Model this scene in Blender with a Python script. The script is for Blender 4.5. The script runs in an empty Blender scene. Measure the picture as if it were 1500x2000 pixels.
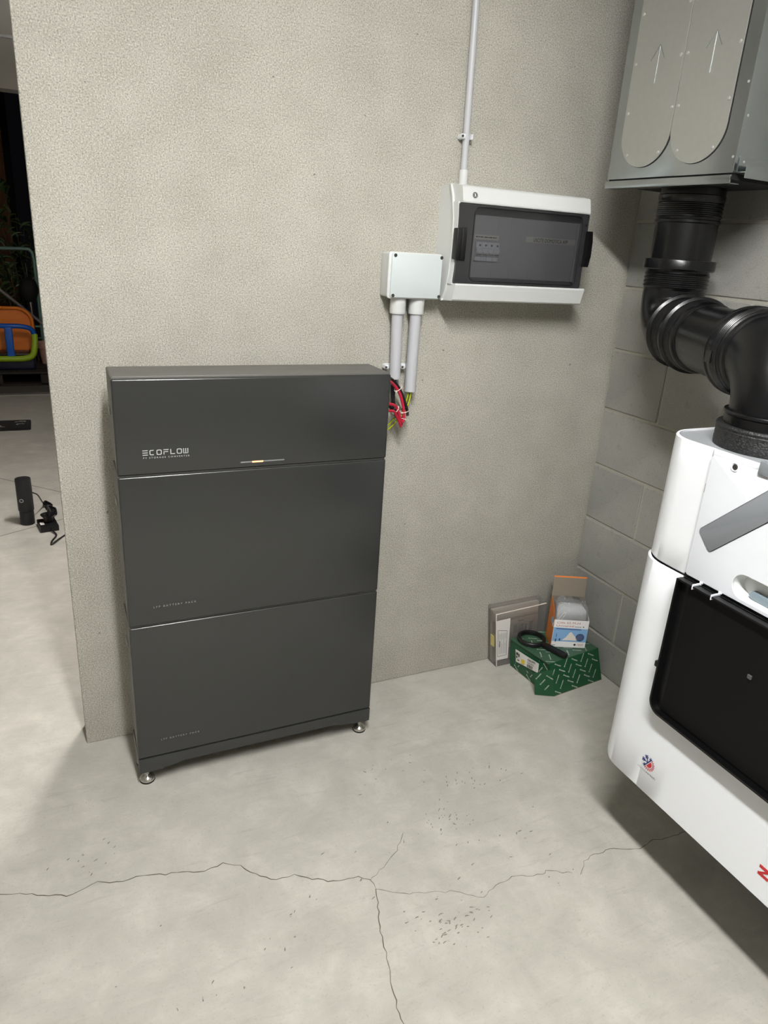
import bpy, bmesh, math, random
from mathutils import Vector, Matrix
random.seed(7)
S = bpy.context.scene
COL = S.collection
PI = math.pi

# ------------------------------------------------------------------ camera
cam_d = bpy.data.cameras.new('camera')
cam_d.sensor_fit = 'HORIZONTAL'
cam_d.sensor_width = 36.0
cam_d.lens = 36.0 * 1386.98 / 1500.0
cam_d.clip_start = 0.02
cam = bpy.data.objects.new('camera', cam_d)
COL.objects.link(cam)
_R = ((0.9078272, -0.4149232, 0.0607334), (-0.0947341, -0.3440102, -0.9341747), (0.4085036, 0.8423157, -0.3516092))
_r, _d, _f = (Vector(v) for v in _R)
M = Matrix((_r, -_d, -_f)).transposed().to_4x4()
M.translation = Vector((-0.1183, -1.9000, 1.4348))
cam.matrix_world = M
S.camera = cam

# ------------------------------------------------------------------ world (night), lights, exposure
W = bpy.data.worlds.new('night'); S.world = W
W.use_nodes = True
W.node_tree.nodes['Background'].inputs[0].default_value = (0.004, 0.004, 0.005, 1)
W.node_tree.nodes['Background'].inputs[1].default_value = 0.5

# both bays are lit by a ceiling batten lamp; its emission and place are set here, the lamp itself is built by lamp()
MAIN = (0.12, -1.85)                # batten over the camera
SIDE = (0.38, 1.10)                 # batten in the bay behind the plastered wall
MAIN_GLOW, SIDE_GLOW = 212.0, 250.0
MAIN_TINT, SIDE_TINT = (1.0, 0.995, 0.985, 1), (1.0, 0.955, 0.945, 1)

S.view_settings.view_transform = 'Standard'
S.view_settings.look = 'None'
S.view_settings.exposure = 0.0
S.view_settings.gamma = 1.0
S.view_settings.use_curve_mapping = False

# ------------------------------------------------------------------ materials
def lin(c):
    def f(x):
        x /= 255.0
        return x / 12.92 if x <= 0.04045 else ((x + 0.055) / 1.055) ** 2.4
    return (f(c[0]), f(c[1]), f(c[2]), 1.0)

def mat(name, rgb, rough=0.5, metal=0.0, spec=0.5, coat=0.0, emit=None, es=0.0, grain=0.0, gscale=60, bump=0.0, bscale=200):
    m = bpy.data.materials.new(name); m.use_nodes = True
    nt = m.node_tree; b = nt.nodes['Principled BSDF']
    b.inputs['Base Color'].default_value = lin(rgb)
    b.inputs['Roughness'].default_value = rough
    b.inputs['Metallic'].default_value = metal
    b.inputs['Specular IOR Level'].default_value = spec
    b.inputs['Coat Weight'].default_value = coat
    if emit:
        b.inputs['Emission Color'].default_value = lin(emit); b.inputs['Emission Strength'].default_value = es
    tc = nt.nodes.new('ShaderNodeTexCoord')
    n = nt.nodes.new('ShaderNodeTexNoise'); n.inputs['Scale'].default_value = gscale; n.inputs['Detail'].default_value = 4
    nt.links.new(tc.outputs['Object'], n.inputs['Vector'])
    g = max(grain, 0.015)
    mx = nt.nodes.new('ShaderNodeMix'); mx.data_type = 'RGBA'
    c = lin(rgb)
    mx.inputs[6].default_value = tuple(x * (1 - g) for x in c[:3]) + (1,)
    mx.inputs[7].default_value = tuple(min(1, x * (1 + g)) for x in c[:3]) + (1,)
    nt.links.new(n.outputs['Fac'], mx.inputs[0]); nt.links.new(mx.outputs[2], b.inputs['Base Color'])
    if bump > 0:
        n2 = nt.nodes.new('ShaderNodeTexNoise'); n2.inputs['Scale'].default_value = bscale; n2.inputs['Detail'].default_value = 3
        nt.links.new(tc.outputs['Object'], n2.inputs['Vector'])
        bp = nt.nodes.new('ShaderNodeBump'); bp.inputs['Strength'].default_value = bump; bp.inputs['Distance'].default_value = 0.002
        nt.links.new(n2.outputs['Fac'], bp.inputs['Height']); nt.links.new(bp.outputs[0], b.inputs['Normal'])
    return m

class NT:
    def __init__(s, name):
        s.m = bpy.data.materials.new(name); s.m.use_nodes = True; s.t = s.m.node_tree
        s.b = s.t.nodes['Principled BSDF']
        s.tc = s.t.nodes.new('ShaderNodeTexCoord')
    def link(s, a, b): s.t.links.new(a, b)
    def map(s, scale=(1, 1, 1), rot=(0, 0, 0), src='Object'):
        n = s.t.nodes.new('ShaderNodeMapping'); n.inputs['Scale'].default_value = scale; n.inputs['Rotation'].default_value = rot
        s.link(s.tc.outputs[src], n.inputs['Vector']); return n.outputs[0]
    def noise(s, scale, detail=4, rough=0.5, vec=None, dist=0.0):
        n = s.t.nodes.new('ShaderNodeTexNoise'); n.inputs['Scale'].default_value = scale; n.inputs['Detail'].default_value = detail
        n.inputs['Roughness'].default_value = rough; n.inputs['Distortion'].default_value = dist
        s.link(vec if vec else s.tc.outputs['Object'], n.inputs['Vector']); return n.outputs['Fac']
    def vor(s, scale, vec=None):
        n = s.t.nodes.new('ShaderNodeTexVoronoi'); n.inputs['Scale'].default_value = scale
        s.link(vec if vec else s.tc.outputs['Object'], n.inputs['Vector']); return n.outputs['Distance']
    def ramp(s, fac, stops):
        n = s.t.nodes.new('ShaderNodeValToRGB'); e = n.color_ramp.elements
        while len(e) < len(stops): e.new(0.5)
        for i, (p, c) in enumerate(stops):
            e[i].position = p; e[i].color = c if len(c) == 4 else (*c, 1)
        s.link(fac, n.inputs[0]); return n.outputs[0]
    def mix(s, fac, a, b, mode='MIX'):
        n = s.t.nodes.new('ShaderNodeMix'); n.data_type = 'RGBA'; n.blend_type = mode
        if isinstance(fac, (int, float)): n.inputs[0].default_value = fac
        else: s.link(fac, n.inputs[0])
        for i, v in ((6, a), (7, b)):
            if isinstance(v, tuple): n.inputs[i].default_value = v
            else: s.link(v, n.inputs[i])
        return n.outputs[2]
    def bump(s, h, strength, dist=0.002, prev=None):
        n = s.t.nodes.new('ShaderNodeBump'); n.inputs['Strength'].default_value = strength; n.inputs['Distance'].default_value = dist
        s.link(h, n.inputs['Height'])
        if prev: s.link(prev, n.inputs['Normal'])
        return n.outputs[0]
G = lambda v: (v, v, v, 1)

def stucco():
    k = NT('stucco_plaster')
    fine = k.noise(300, 3, 0.62); mid = k.noise(120, 4, 0.65); big = k.noise(2.6, 5, 0.6); soft = k.noise(9, 4, 0.6)
    c = k.ramp(big, [(0.30, lin((170, 167, 156))), (0.70, lin((190, 187, 176)))])
    c = k.mix(0.35, c, k.ramp(soft, [(0.3, lin((164, 161, 150))), (0.7, lin((196, 193, 183)))]))
    c = k.mix(k.ramp(fine, [(0.30, G(0.80)), (0.49, G(0))]), c, lin((116, 113, 102)))
    c = k.mix(k.ramp(fine, [(0.53, G(0)), (0.70, G(0.75))]), c, lin((226, 223, 212)))
    c = k.mix(k.ramp(k.noise(45, 1, 0.4), [(0.19, G(0.75)), (0.225, G(0))]), c, lin((92, 88, 78)))
    k.link(c, k.b.inputs['Base Color']); k.b.inputs['Roughness'].default_value = 0.92; k.b.inputs['Specular IOR Level'].default_value = 0.2
    n = k.bump(mid, 0.55, 0.003); n = k.bump(fine, 0.5, 0.0015, n)
    k.link(n, k.b.inputs['Normal']); return k.m

def concrete_floor():
    k = NT('trowelled_concrete')
    big = k.noise(1.5, 6, 0.6, dist=0.6); mid = k.noise(9, 8, 0.68, dist=0.35)
    st = k.noise(7, 5, 0.65, k.map((1, 6, 1), (0, 0, 0.5)), 0.5); fine = k.noise(160, 3, 0.6)
    c = k.ramp(big, [(0.30, lin((164, 162, 152))), (0.5, lin((177, 174, 164))), (0.70, lin((190, 186, 176)))])
    c = k.mix(0.55, c, k.ramp(mid, [(0.30, lin((158, 155, 146))), (0.52, lin((178, 175, 166))), (0.70, lin((200, 197, 188)))]))
    c = k.mix(k.ramp(st, [(0.55, G(0)), (0.75, G(0.25))]), c, lin((198, 194, 184)))
    c = k.mix(k.ramp(st, [(0.26, G(0.35)), (0.42, G(0))]), c, lin((140, 136, 126)))
    c = k.mix(k.ramp(fine, [(0.25, G(0.35)), (0.42, G(0))]), c, lin((128, 124, 114)))
    c = k.mix(k.ramp(k.noise(22, 2, 0.5), [(0.20, G(0.5)), (0.25, G(0))]), c, lin((120, 116, 106)))
    k.link(c, k.b.inputs['Base Color'])
    k.link(k.ramp(mid, [(0.3, G(0.42)), (0.7, G(0.6))]), k.b.inputs['Roughness']); k.b.inputs['Specular IOR Level'].default_value = 0.35
    n = k.bump(fine, 0.10, 0.001); n = k.bump(mid, 0.08, 0.004, n)
    k.link(n, k.b.inputs['Normal']); return k.m

def block_mat():
    k = NT('concrete_block')
    oi = k.t.nodes.new('ShaderNodeObjectInfo')
    fine = k.noise(330, 3, 0.65); mid = k.noise(38, 4, 0.6); big = k.noise(6, 3)
    c = k.ramp(oi.outputs['Random'], [(0.0, lin((138, 138, 135))), (0.5, lin((151, 150, 144))), (1.0, lin((160, 158, 151)))])
    c = k.mix(0.35, c, k.ramp(big, [(0.3, lin((128, 129, 127))), (0.7, lin((168, 166, 158)))]))
    c = k.mix(k.ramp(fine, [(0.28, G(0.6)), (0.47, G(0))]), c, lin((84, 84, 80)))
    c = k.mix(k.ramp(fine, [(0.58, G(0)), (0.75, G(0.5))]), c, lin((172, 170, 160)))
    c = k.mix(k.ramp(mid, [(0.25, G(0.3)), (0.42, G(0))]), c, lin((92, 92, 88)))
    k.link(c, k.b.inputs['Base Color']); k.b.inputs['Roughness'].default_value = 0.9; k.b.inputs['Specular IOR Level'].default_value = 0.2
    n = k.bump(fine, 0.4, 0.0012); n = k.bump(mid, 0.25, 0.003, n); k.link(n, k.b.inputs['Normal']); return k.m

def galv():
    k = NT('galvanised_steel')
    v = k.noise(110, 3, 0.7); b = k.noise(4, 4)
    c = k.ramp(v, [(0.3, lin((172, 178, 181))), (0.7, lin((180, 185, 187)))])
    c = k.mix(0.4, c, k.ramp(b, [(0.3, lin((168, 175, 179))), (0.7, lin((184, 188, 188)))]))
    k.link(c, k.b.inputs['Base Color']); k.b.inputs['Metallic'].default_value = 1.0
    k.link(k.ramp(v, [(0.3, G(0.20)), (0.7, G(0.24))]), k.b.inputs['Roughness']); return k.m

def foam_mat():
    k = NT('speckled_foam')
    v = k.vor(260); n = k.noise(400, 2)
    c = k.ramp(v, [(0.15, lin((44, 44, 44))), (0.5, lin((22, 22, 23))), (0.8, lin((11, 11, 12)))])
    k.link(c, k.b.inputs['Base Color']); k.b.inputs['Roughness'].default_value = 0.55
    k.link(k.bump(v, 0.5, 0.002), k.b.inputs['Normal']); return k.m

def clear_mat(name, tint, transp, rough=0.1, glossy=0.12, diff=(0.8, 0.8, 0.8, 1), dw=0.15, bump=0):
    m = bpy.data.materials.new(name); m.use_nodes = True; nt = m.node_tree; nt.nodes.clear()
    out = nt.nodes.new('ShaderNodeOutputMaterial')
    tr = nt.nodes.new('ShaderNodeBsdfTransparent'); tr.inputs[0].default_value = tint
    gl = nt.nodes.new('ShaderNodeBsdfGlossy'); gl.inputs['Roughness'].default_value = rough
    df = nt.nodes.new('ShaderNodeBsdfDiffuse'); df.inputs[0].default_value = diff
    m1 = nt.nodes.new('ShaderNodeMixShader'); m1.inputs[0].default_value = dw
    fr = nt.nodes.new('ShaderNodeFresnel'); fr.inputs[0].default_value = 1.45
    m2 = nt.nodes.new('ShaderNodeMixShader')
    nt.links.new(tr.outputs[0], m1.inputs[1]); nt.links.new(df.outputs[0], m1.inputs[2])
    mm = nt.nodes.new('ShaderNodeMath'); mm.operation = 'MULTIPLY_ADD'; mm.inputs[1].default_value = 1.0; mm.inputs[2].default_value = glossy
    nt.links.new(fr.outputs[0], mm.inputs[0]); nt.links.new(mm.outputs[0], m2.inputs[0])
    nt.links.new(m1.outputs[0], m2.inputs[1]); nt.links.new(gl.outputs[0], m2.inputs[2])
    if bump:
        n = nt.nodes.new('ShaderNodeTexNoise'); n.inputs['Scale'].default_value = 55; n.inputs['Detail'].default_value = 3
        b = nt.nodes.new('ShaderNodeBump'); b.inputs['Strength'].default_value = bump; b.inputs['Distance'].default_value = 0.01
        nt.links.new(n.outputs['Fac'], b.inputs['Height'])
        for s in (gl, df): nt.links.new(b.outputs[0], s.inputs['Normal'])
    nt.links.new(m2.outputs[0], out.inputs[0]); return m

def cable_stripe():
    k = NT('earth_wire')
    sx = k.t.nodes.new('ShaderNodeSeparateXYZ'); k.link(k.tc.outputs['UV'], sx.inputs[0])
    c = k.ramp(sx.outputs[0], [(0.0, lin((184, 190, 24))), (0.38, lin((184, 190, 24))), (0.42, lin((40, 110, 30))), (0.62, lin((40, 110, 30))), (0.66, lin((184, 190, 24))), (1.0, lin((184, 190, 24)))])
    k.link(c, k.b.inputs['Base Color']); k.b.inputs['Roughness'].default_value = 0.4; return k.m

STUCCO, FLOOR, BLOCK, GALV, FOAM = stucco(), concrete_floor(), block_mat(), galv(), foam_mat()
MORTAR = mat('mortar', (166, 163, 152), 0.95, spec=0.1, grain=0.12, gscale=140, bump=0.5, bscale=220)
CEIL = mat('ceiling_plaster', (226, 226, 222), 0.9, spec=0.2, grain=0.05, gscale=8)
WALLP = mat('painted_plaster', (180, 177, 171), 0.9, spec=0.2, grain=0.06, gscale=6, bump=0.3)
CRACK = mat('crack_dark', (98, 94, 84), 0.95, spec=0.0)  # dark grey of the floor cracks and saw joints
SCUFF = mat('scuff_grime', (120, 117, 107), 0.8, spec=0.2, grain=0.2, gscale=90)
GRAPH = mat('graphite_metal_paint', (70, 71, 70), 0.27, 0.6, 0.6, grain=0.02, bump=0.04, bscale=900)
GRAPH2 = mat('graphite_side_paint', (104, 102, 98), 0.5, 0.2, 0.5)
BLACKP = mat('black_plastic', (11, 11, 12), 0.42, grain=0.1)
BLACKM = mat('matte_black', (14, 14, 14), 0.8)
BLACKG = mat('black_tray_gloss', (9, 9, 10), 0.34, spec=0.35)
DUCT = mat('black_duct_plastic', (8, 8, 10), 0.28, spec=0.45, grain=0.12, gscale=30, bump=0.06, bscale=120)
WHITE = mat('white_shell_plastic', (229, 231, 234), 0.48, spec=0.35)
WHITE2 = mat('white_panel_plastic', (219, 222, 227), 0.48, spec=0.35)
LGREY = mat('light_grey_plastic', (214, 216, 214), 0.42)
LGREY2 = mat('cool_grey_plastic', (206, 214, 214), 0.4)
PVC = mat('grey_white_pvc', (190, 191, 195), 0.36)
TOPG = mat('grey_top_plate', (150, 153, 156), 0.4)
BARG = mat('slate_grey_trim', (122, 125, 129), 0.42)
STEEL = mat('bright_steel', (196, 192, 184), 0.22, 0.9)
SCREWG = mat('screw_metal', (205, 206, 204), 0.3, 0.7)
DARKS = mat('dark_screw', (64, 62, 58), 0.5, 0.3)
SILV = mat('silver_print', (196, 198, 198), 0.4, 0.2)
SILV2 = mat('dim_silver_print', (150, 150, 148), 0.4, 0.2)
LEDOFF = mat('led_slot', (128, 130, 132), 0.4)
LEDON = mat('led_glow', (255, 190, 150), 0.4, emit=(255, 140, 84), es=2.6)
SMOKE = clear_mat('smoked_window', (0.56, 0.56, 0.57, 1), 1, 0.12, 0.015, (0.10, 0.10, 0.105, 1), 0.12)
SMOKE2 = clear_mat('smoked_window_rim', (0.20, 0.20, 0.205, 1), 1, 0.2, 0.02, (0.10, 0.10, 0.105, 1), 0.30)
BAGM = clear_mat('clear_bag', (0.97, 0.97, 0.98, 1), 1, 0.09, 0.14, (0.96, 0.97, 0.98, 1), 0.26, bump=0.7)
POUCH = clear_mat('clear_pouch', (0.94, 0.93, 0.9, 1), 1, 0.25, 0.03, (0.84, 0.81, 0.78, 1), 0.16, bump=0.4)
PANELW = mat('inner_panel_white', (186, 186, 189), 0.5)
PAPER = mat('paper_white', (214, 211, 206), 0.8, grain=0.03, gscale=40)
PAPER2 = mat('paper_pinkish', (224, 212, 204), 0.8, grain=0.04, gscale=40)
MANUAL = mat('manual_grey', (212, 201, 190), 0.75, grain=0.05, gscale=30)
INK = mat('black_ink', (34, 33, 34), 0.7)
INKG = mat('grey_ink', (120, 118, 118), 0.7)
INKL = mat('light_grey_ink', (160, 162, 166), 0.7)
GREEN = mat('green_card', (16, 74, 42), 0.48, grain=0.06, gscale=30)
GREENT = mat('green_card_pale', (52, 84, 62), 0.5, grain=0.08, gscale=30)  # paler, greyer green for the top panel
KRAFT = mat('kraft_card', (150, 122, 92), 0.85)
KRAFTG = mat('grey_board', (122, 113, 100), 0.85, grain=0.05, gscale=60)
PRINTW = mat('white_print', (222, 226, 220), 0.6)
CARDW = mat('white_card', (228, 227, 226), 0.5)
ORANGE = mat('orange_print', (206, 118, 50), 0.5)
BLUEP = mat('light_blue_print', (126, 168, 208), 0.5)
BLUED = mat('dark_blue_print', (52, 76, 118), 0.5)
REDT = mat('red_brown_print', (176, 92, 70), 0.5)
YEL = mat('yellow_print', (214, 186, 50), 0.5)
OLIVE = mat('olive_print', (140, 136, 88), 0.6)
LOGOB = mat('logo_blue', (44, 54, 122), 0.5)
LOGOR = mat('logo_red', (188, 38, 42), 0.5)
REDW = mat('red_wire', (196, 32, 62), 0.36)
BLKW = mat('black_wire', (15, 15, 16), 0.4)
GYW = cable_stripe()
TIE = mat('natural_tie', (220, 206, 196), 0.5)
SOILW = mat('dark_wood', (44, 38, 32), 0.8, grain=0.25, gscale=20)
TOYO = mat('orange_plastic', (238, 128, 30), 0.35)
TOYB = mat('blue_plastic', (14, 92, 190), 0.32)
TOYG = mat('lime_plastic', (156, 188, 30), 0.38)
TOYN = mat('navy_plastic', (26, 28, 52), 0.4)
RAILG = mat('pale_green_tube', (116, 150, 140), 0.4)
POTM = mat('pale_terracotta', (206, 166, 146), 0.7, grain=0.05)
LEAF = mat('leaf_green', (74, 96, 52), 0.45, grain=0.3, gscale=9)
STEMM = mat('stem_brown', (84, 74, 50), 0.8)
YELP = mat('yellow_plastic', (220, 180, 40), 0.4)
BROWNW = mat('brown_render', (112, 76, 48), 0.9, grain=0.1, gscale=6)
DARKW = mat('dark_boarding', (26, 22, 20), 0.85, grain=0.2, gscale=8)
YARD = mat('yard_concrete', (92, 88, 82), 0.9, grain=0.15, gscale=12)
ALU = mat('aluminium_strip', (180, 180, 176), 0.35, 0.6)
MATB = mat('coir_black', (22, 20, 19), 0.95, grain=0.2, gscale=200, bump=0.6)
MATW = mat('mat_motif', (168, 158, 148), 0.9, grain=0.15, gscale=100)

# ------------------------------------------------------------------ builders
WM = {}                                # world matrix of every root and part
def wm(o): return WM.get(o.name, Matrix.Identity(4))

def thing(name, label, cat, loc=(0, 0, 0), rz=0.0, group=None):
    o = bpy.data.objects.new(name, None); COL.objects.link(o)
    o.empty_display_size = 0.05
    o.location = loc; o.rotation_euler = (0, 0, rz)
    WM[o.name] = Matrix.Translation(loc) @ Matrix.Rotation(rz, 4, 'Z')
    o['label'] = label; o['category'] = cat
    if group: o['group'] = group
    return o

def obj(name, bm, m, parent=None, label=None, local=False, smooth=True, angle=35, kind=None):
    """links bm as ONE mesh object; geometry is in world coordinates unless local"""
    if parent is not None and not local:
        bm.transform(wm(parent).inverted())
    bmesh.ops.recalc_face_normals(bm, faces=bm.faces[:])
    me = bpy.data.meshes.new(name); bm.to_mesh(me); bm.free()
    for x in (m if isinstance(m, (list, tuple)) else [m]): me.materials.append(x)
    if smooth:
        me.shade_smooth()
        me.set_sharp_from_angle(angle=math.radians(angle))
    o = bpy.data.objects.new(name, me); COL.objects.link(o)
    if parent is not None:
        o.parent = parent; WM[o.name] = wm(parent)
    else: WM[o.name] = Matrix.Identity(4)
    if label: o['label'] = label
    if kind: o['kind'] = kind
    return o

def tag(o, label, cat, group=None):
    o['label'] = label; o['category'] = cat
    if group: o['group'] = group
    return o

def struct(name, bm, m, parent=None, **k):
    o = obj(name, bm, m, parent, **k)
    if parent is None: o['kind'] = 'structure'
    return o

NB = lambda: bmesh.new()

def bx(bm, x, y, z, bev=0.0, seg=2, mi=0, R=None):
    t = bmesh.new()
    bmesh.ops.create_cube(t, size=1.0)
    c = Vector(((x[0] + x[1]) / 2, (y[0] + y[1]) / 2, (z[0] + z[1]) / 2))
    s = Vector((abs(x[1] - x[0]), abs(y[1] - y[0]), abs(z[1] - z[0])))
    for v in t.verts: v.co = Vector((v.co.x * s.x, v.co.y * s.y, v.co.z * s.z)) + c
    if bev > 0:
        bmesh.ops.bevel(t, geom=t.edges[:], offset=min(bev, 0.49 * min(s)), offset_type='OFFSET', segments=seg, profile=0.5, affect='EDGES')
    merge(bm, t, R, mi)
    return bm

def merge(bm, t, R=None, mi=0):
    if R is not None: t.transform(R)
    vs = {v: bm.verts.new(v.co) for v in t.verts}
    for f in t.faces:
        try:
            g = bm.faces.new([vs[v] for v in f.verts]); g.material_index = mi
        except ValueError: pass
    t.free()

def frame(o, u, v):
    u = Vector(u).normalized(); v = Vector(v); v = (v - u * v.dot(u)).normalized(); n = u.cross(v)
    m = Matrix((u, v, n)).transposed().to_4x4(); m.translation = Vector(o); return m

def prism(bm, poly, o, u, v, th, bev=0.0, mi=0, seg=2):
    """polygon (a,b) in the plane o+a*u+b*v, thickened along u x v by th"""
    t = bmesh.new(); F = frame(o, u, v)
    a = [t.verts.new((p[0], p[1], 0)) for p in poly]; b = [t.verts.new((p[0], p[1], th)) for p in poly]
    n = len(poly)
    t.faces.new(a[::-1]); top = t.faces.new(b)
    for i in range(n): t.faces.new((a[i], a[(i + 1) % n], b[(i + 1) % n], b[i]))
    if bev > 0:
        bmesh.ops.bevel(t, geom=list(top.edges), offset=bev, offset_type='OFFSET', segments=seg, profile=0.5, affect='EDGES')
    merge(bm, t, F, mi); return bm

def flat(bm, poly, o, u, v, mi=0):
    F = frame(o, u, v)
    f = bm.faces.new([bm.verts.new(F @ Vector((p[0], p[1], 0))) for p in poly]); f.material_index = mi; return bm

def rrect(x0, x1, y0, y1, r, n=6):
    pts = []
    rr = r if isinstance(r, (list, tuple)) else (r,) * 4          # bl, br, tr, tl
    for (cx, cy, a0, q) in ((x0, y0, PI, 0), (x1, y0, 1.5 * PI, 1), (x1, y1, 0, 2), (x0, y1, 0.5 * PI, 3)):
        k = rr[q]
        sx = 1 if q in (0, 3) else -1; sy = 1 if q in (0, 1) else -1
        if k <= 0: pts.append((cx, cy)); continue
        for i in range(n + 1):
            a = a0 + (PI / 2) * i / n
            pts.append((cx + sx * k + k * math.cos(a), cy + sy * k + k * math.sin(a)))
    return pts

def circ(cx, cy, r, n=24, a0=0, a1=2 * PI, close=True):
    m = n if close and abs(a1 - a0 - 2 * PI) < 1e-6 else n + 1
    return [(cx + r * math.cos(a0 + (a1 - a0) * i / n), cy + r * math.sin(a0 + (a1 - a0) * i / n)) for i in range(m)]

def lathe(bm, prof, o, axis=(0, 0, 1), seg=32, mi=0, close=False):
    ax = Vector(axis).normalized(); h = Vector((1, 0, 0)) if abs(ax.x) < 0.9 else Vector((0, 1, 0))
    u = (h - ax * h.dot(ax)).normalized(); v = ax.cross(u); o = Vector(o)
    rings = []
    for r, z in prof:
        rings.append([bm.verts.new(o + ax * z + (u * math.cos(2 * PI * i / seg) + v * math.sin(2 * PI * i / seg)) * max(r, 1e-5)) for i in range(seg)])
    for a, b in zip(rings, rings[1:]):
        for i in range(seg):
            f = bm.faces.new((a[i], a[(i + 1) % seg], b[(i + 1) % seg], b[i])); f.material_index = mi
    if not close:
        bm.faces.new(rings[0][::-1]).material_index = mi; bm.faces.new(rings[-1]).material_index = mi
    else:
        a, b = rings[-1], rings[0]
        for i in range(seg): bm.faces.new((a[i], a[(i + 1) % seg], b[(i + 1) % seg], b[i])).material_index = mi
    return bm

def cyl(bm, a, b, r, seg=24, r2=None, mi=0):
    a = Vector(a); b = Vector(b); L = (b - a).length
    return lathe(bm, [(r, 0), (r if r2 is None else r2, L)], a, b - a, seg, mi)

def smooth_path(pts, n=8):
    P = [Vector(p) for p in pts]; P = [2 * P[0] - P[1]] + P + [2 * P[-1] - P[-2]]; out = []
    for i in range(1, len(P) - 2):
        for k in range(n):
            t = k / n; p0, p1, p2, p3 = P[i - 1:i + 3]
            out.append(0.5 * ((2 * p1) + (p2 - p0) * t + (2 * p0 - 5 * p1 + 4 * p2 - p3) * t * t + (3 * p1 - p0 - 3 * p2 + p3) * t ** 3))
    out.append(P[-2]); return out

def tube(bm, pts, r, seg=10, mi=0, closed=False, uv=False):
    P = [Vector(p) for p in pts]; n = len(P); rings = []
    T = []
    for i in range(n):
        a = P[(i - 1) % n] if closed or i > 0 else P[0]; b = P[(i + 1) % n] if closed or i < n - 1 else P[-1]
        T.append((b - a).normalized())
    h = Vector((0, 0, 1)) if abs(T[0].z) < 0.9 else Vector((1, 0, 0))
    u = (h - T[0] * h.dot(T[0])).normalized()
    for i in range(n):
        u = (u - T[i] * u.dot(T[i])).normalized(); v = T[i].cross(u)
        rr = r(i / (n - 1)) if callable(r) else r
        rings.append([bm.verts.new(P[i] + (u * math.cos(2 * PI * k / seg) + v * math.sin(2 * PI * k / seg)) * rr) for k in range(seg)])
    ul = bm.loops.layers.uv.verify() if uv else None
    pairs = list(zip(rings, rings[1:])) + ([(rings[-1], rings[0])] if closed else [])
    for a, b in pairs:
        for k in range(seg):
            f = bm.faces.new((a[k], a[(k + 1) % seg], b[(k + 1) % seg], b[k])); f.material_index = mi
            if uv:
                for l, q in zip(f.loops, (k, k + 1, k + 1, k)): l[ul].uv = (q / seg, 0)
    if not closed:
        bm.faces.new(rings[0][::-1]).material_index = mi; bm.faces.new(rings[-1]).material_index = mi
    return bm

def ribbon(bm, pts, w, z, mi=0):
    """flat tapered ribbon on the floor along pts (x, y)"""
    P = [Vector((p[0], p[1], 0)) for p in pts]; L = []; R = []
    for i, p in enumerate(P):
        t = (P[min(i + 1, len(P) - 1)] - P[max(i - 1, 0)]).normalized(); nn = Vector((-t.y, t.x, 0))
        ww = w * (0.6 + 0.8 * random.random()) * 0.5
        if i == len(P) - 1: ww *= 0.2
        L.append(bm.verts.new((p.x + nn.x * ww, p.y + nn.y * ww, z))); R.append(bm.verts.new((p.x - nn.x * ww, p.y - nn.y * ww, z)))
    for i in range(len(P) - 1): bm.faces.new((L[i], R[i], R[i + 1], L[i + 1])).material_index = mi

def jitter(pts, step=0.012, amp=0.0035):
    out = []
    for a, b in zip(pts, pts[1:]):
        a = Vector(a); b = Vector(b); n = max(2, int((b - a).length / step)); t = (b - a).normalized(); nn = Vector((-t.y, t.x))
        for i in range(n): out.append(a.lerp(b, i / n) + nn * random.uniform(-amp, amp) * (0 if i == 0 else 1))
    out.append(Vector(pts[-1])); return [(p.x, p.y) for p in out]

_glyph = {}
def glyphs(s, spacing=1.0, bold=0.0):
    k = (s, spacing, bold)
    if k not in _glyph:
        c = bpy.data.curves.new('t', 'FONT'); c.body = s; c.size = 1.0; c.space_character = spacing; c.offset = bold; c.resolution_u = 3; c.fill_mode = 'FRONT'
        o = bpy.data.objects.new('t', c); COL.objects.link(o); bpy.context.view_layer.update()
        me = bpy.data.meshes.new_from_object(o.evaluated_get(bpy.context.evaluated_depsgraph_get()))
        vs = [v.co.copy() for v in me.vertices]; fs = [tuple(p.vertices) for p in me.polygons]
        bpy.data.objects.remove(o); bpy.data.curves.remove(c); bpy.data.meshes.remove(me)
        x0 = min(v.x for v in vs); x1 = max(v.x for v in vs)
        _glyph[k] = ([Vector((v.x - x0, v.y, 0)) for v in vs], fs, x1 - x0)
    return _glyph[k]

def text(bm, s, o, u, v, height, width=None, spacing=1.0, bold=0.0, mi=0, align='L'):
    """flat lettering, cap height = height, lower left corner at o; width stretches the line"""
    vs, fs, w = glyphs(s, spacing, bold); sy = height / 0.69; sx = width / w if width else sy
    F = frame(o, u, v); off = -w * sx / 2 if align == 'C' else 0
    nv = [bm.verts.new(F @ Vector((p.x * sx + off, p.y * sy, 0))) for p in vs]
    for f in fs:
        try: bm.faces.new([nv[i] for i in f]).material_index = mi
        except ValueError: pass
    return bm

def cut(o, cutter_bm):
    """boolean difference, applied at once; cutter removed"""
    me = bpy.data.meshes.new('c'); cutter_bm.to_mesh(me); cutter_bm.free()
    c = bpy.data.objects.new('c', me); COL.objects.link(c)
    m = o.modifiers.new('b', 'BOOLEAN'); m.object = c; m.operation = 'DIFFERENCE'; m.solver = 'EXACT'
    bpy.context.view_layer.update()
    new = bpy.data.meshes.new_from_object(o.evaluated_get(bpy.context.evaluated_depsgraph_get()))
    o.modifiers.clear(); old = o.data; o.data = new; bpy.data.meshes.remove(old)
    bpy.data.objects.remove(c); bpy.data.meshes.remove(me)
    new.shade_smooth(); new.set_sharp_from_angle(angle=math.radians(30))

X, Y, Z = Vector((1, 0, 0)), Vector((0, 1, 0)), Vector((0, 0, 1))

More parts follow.
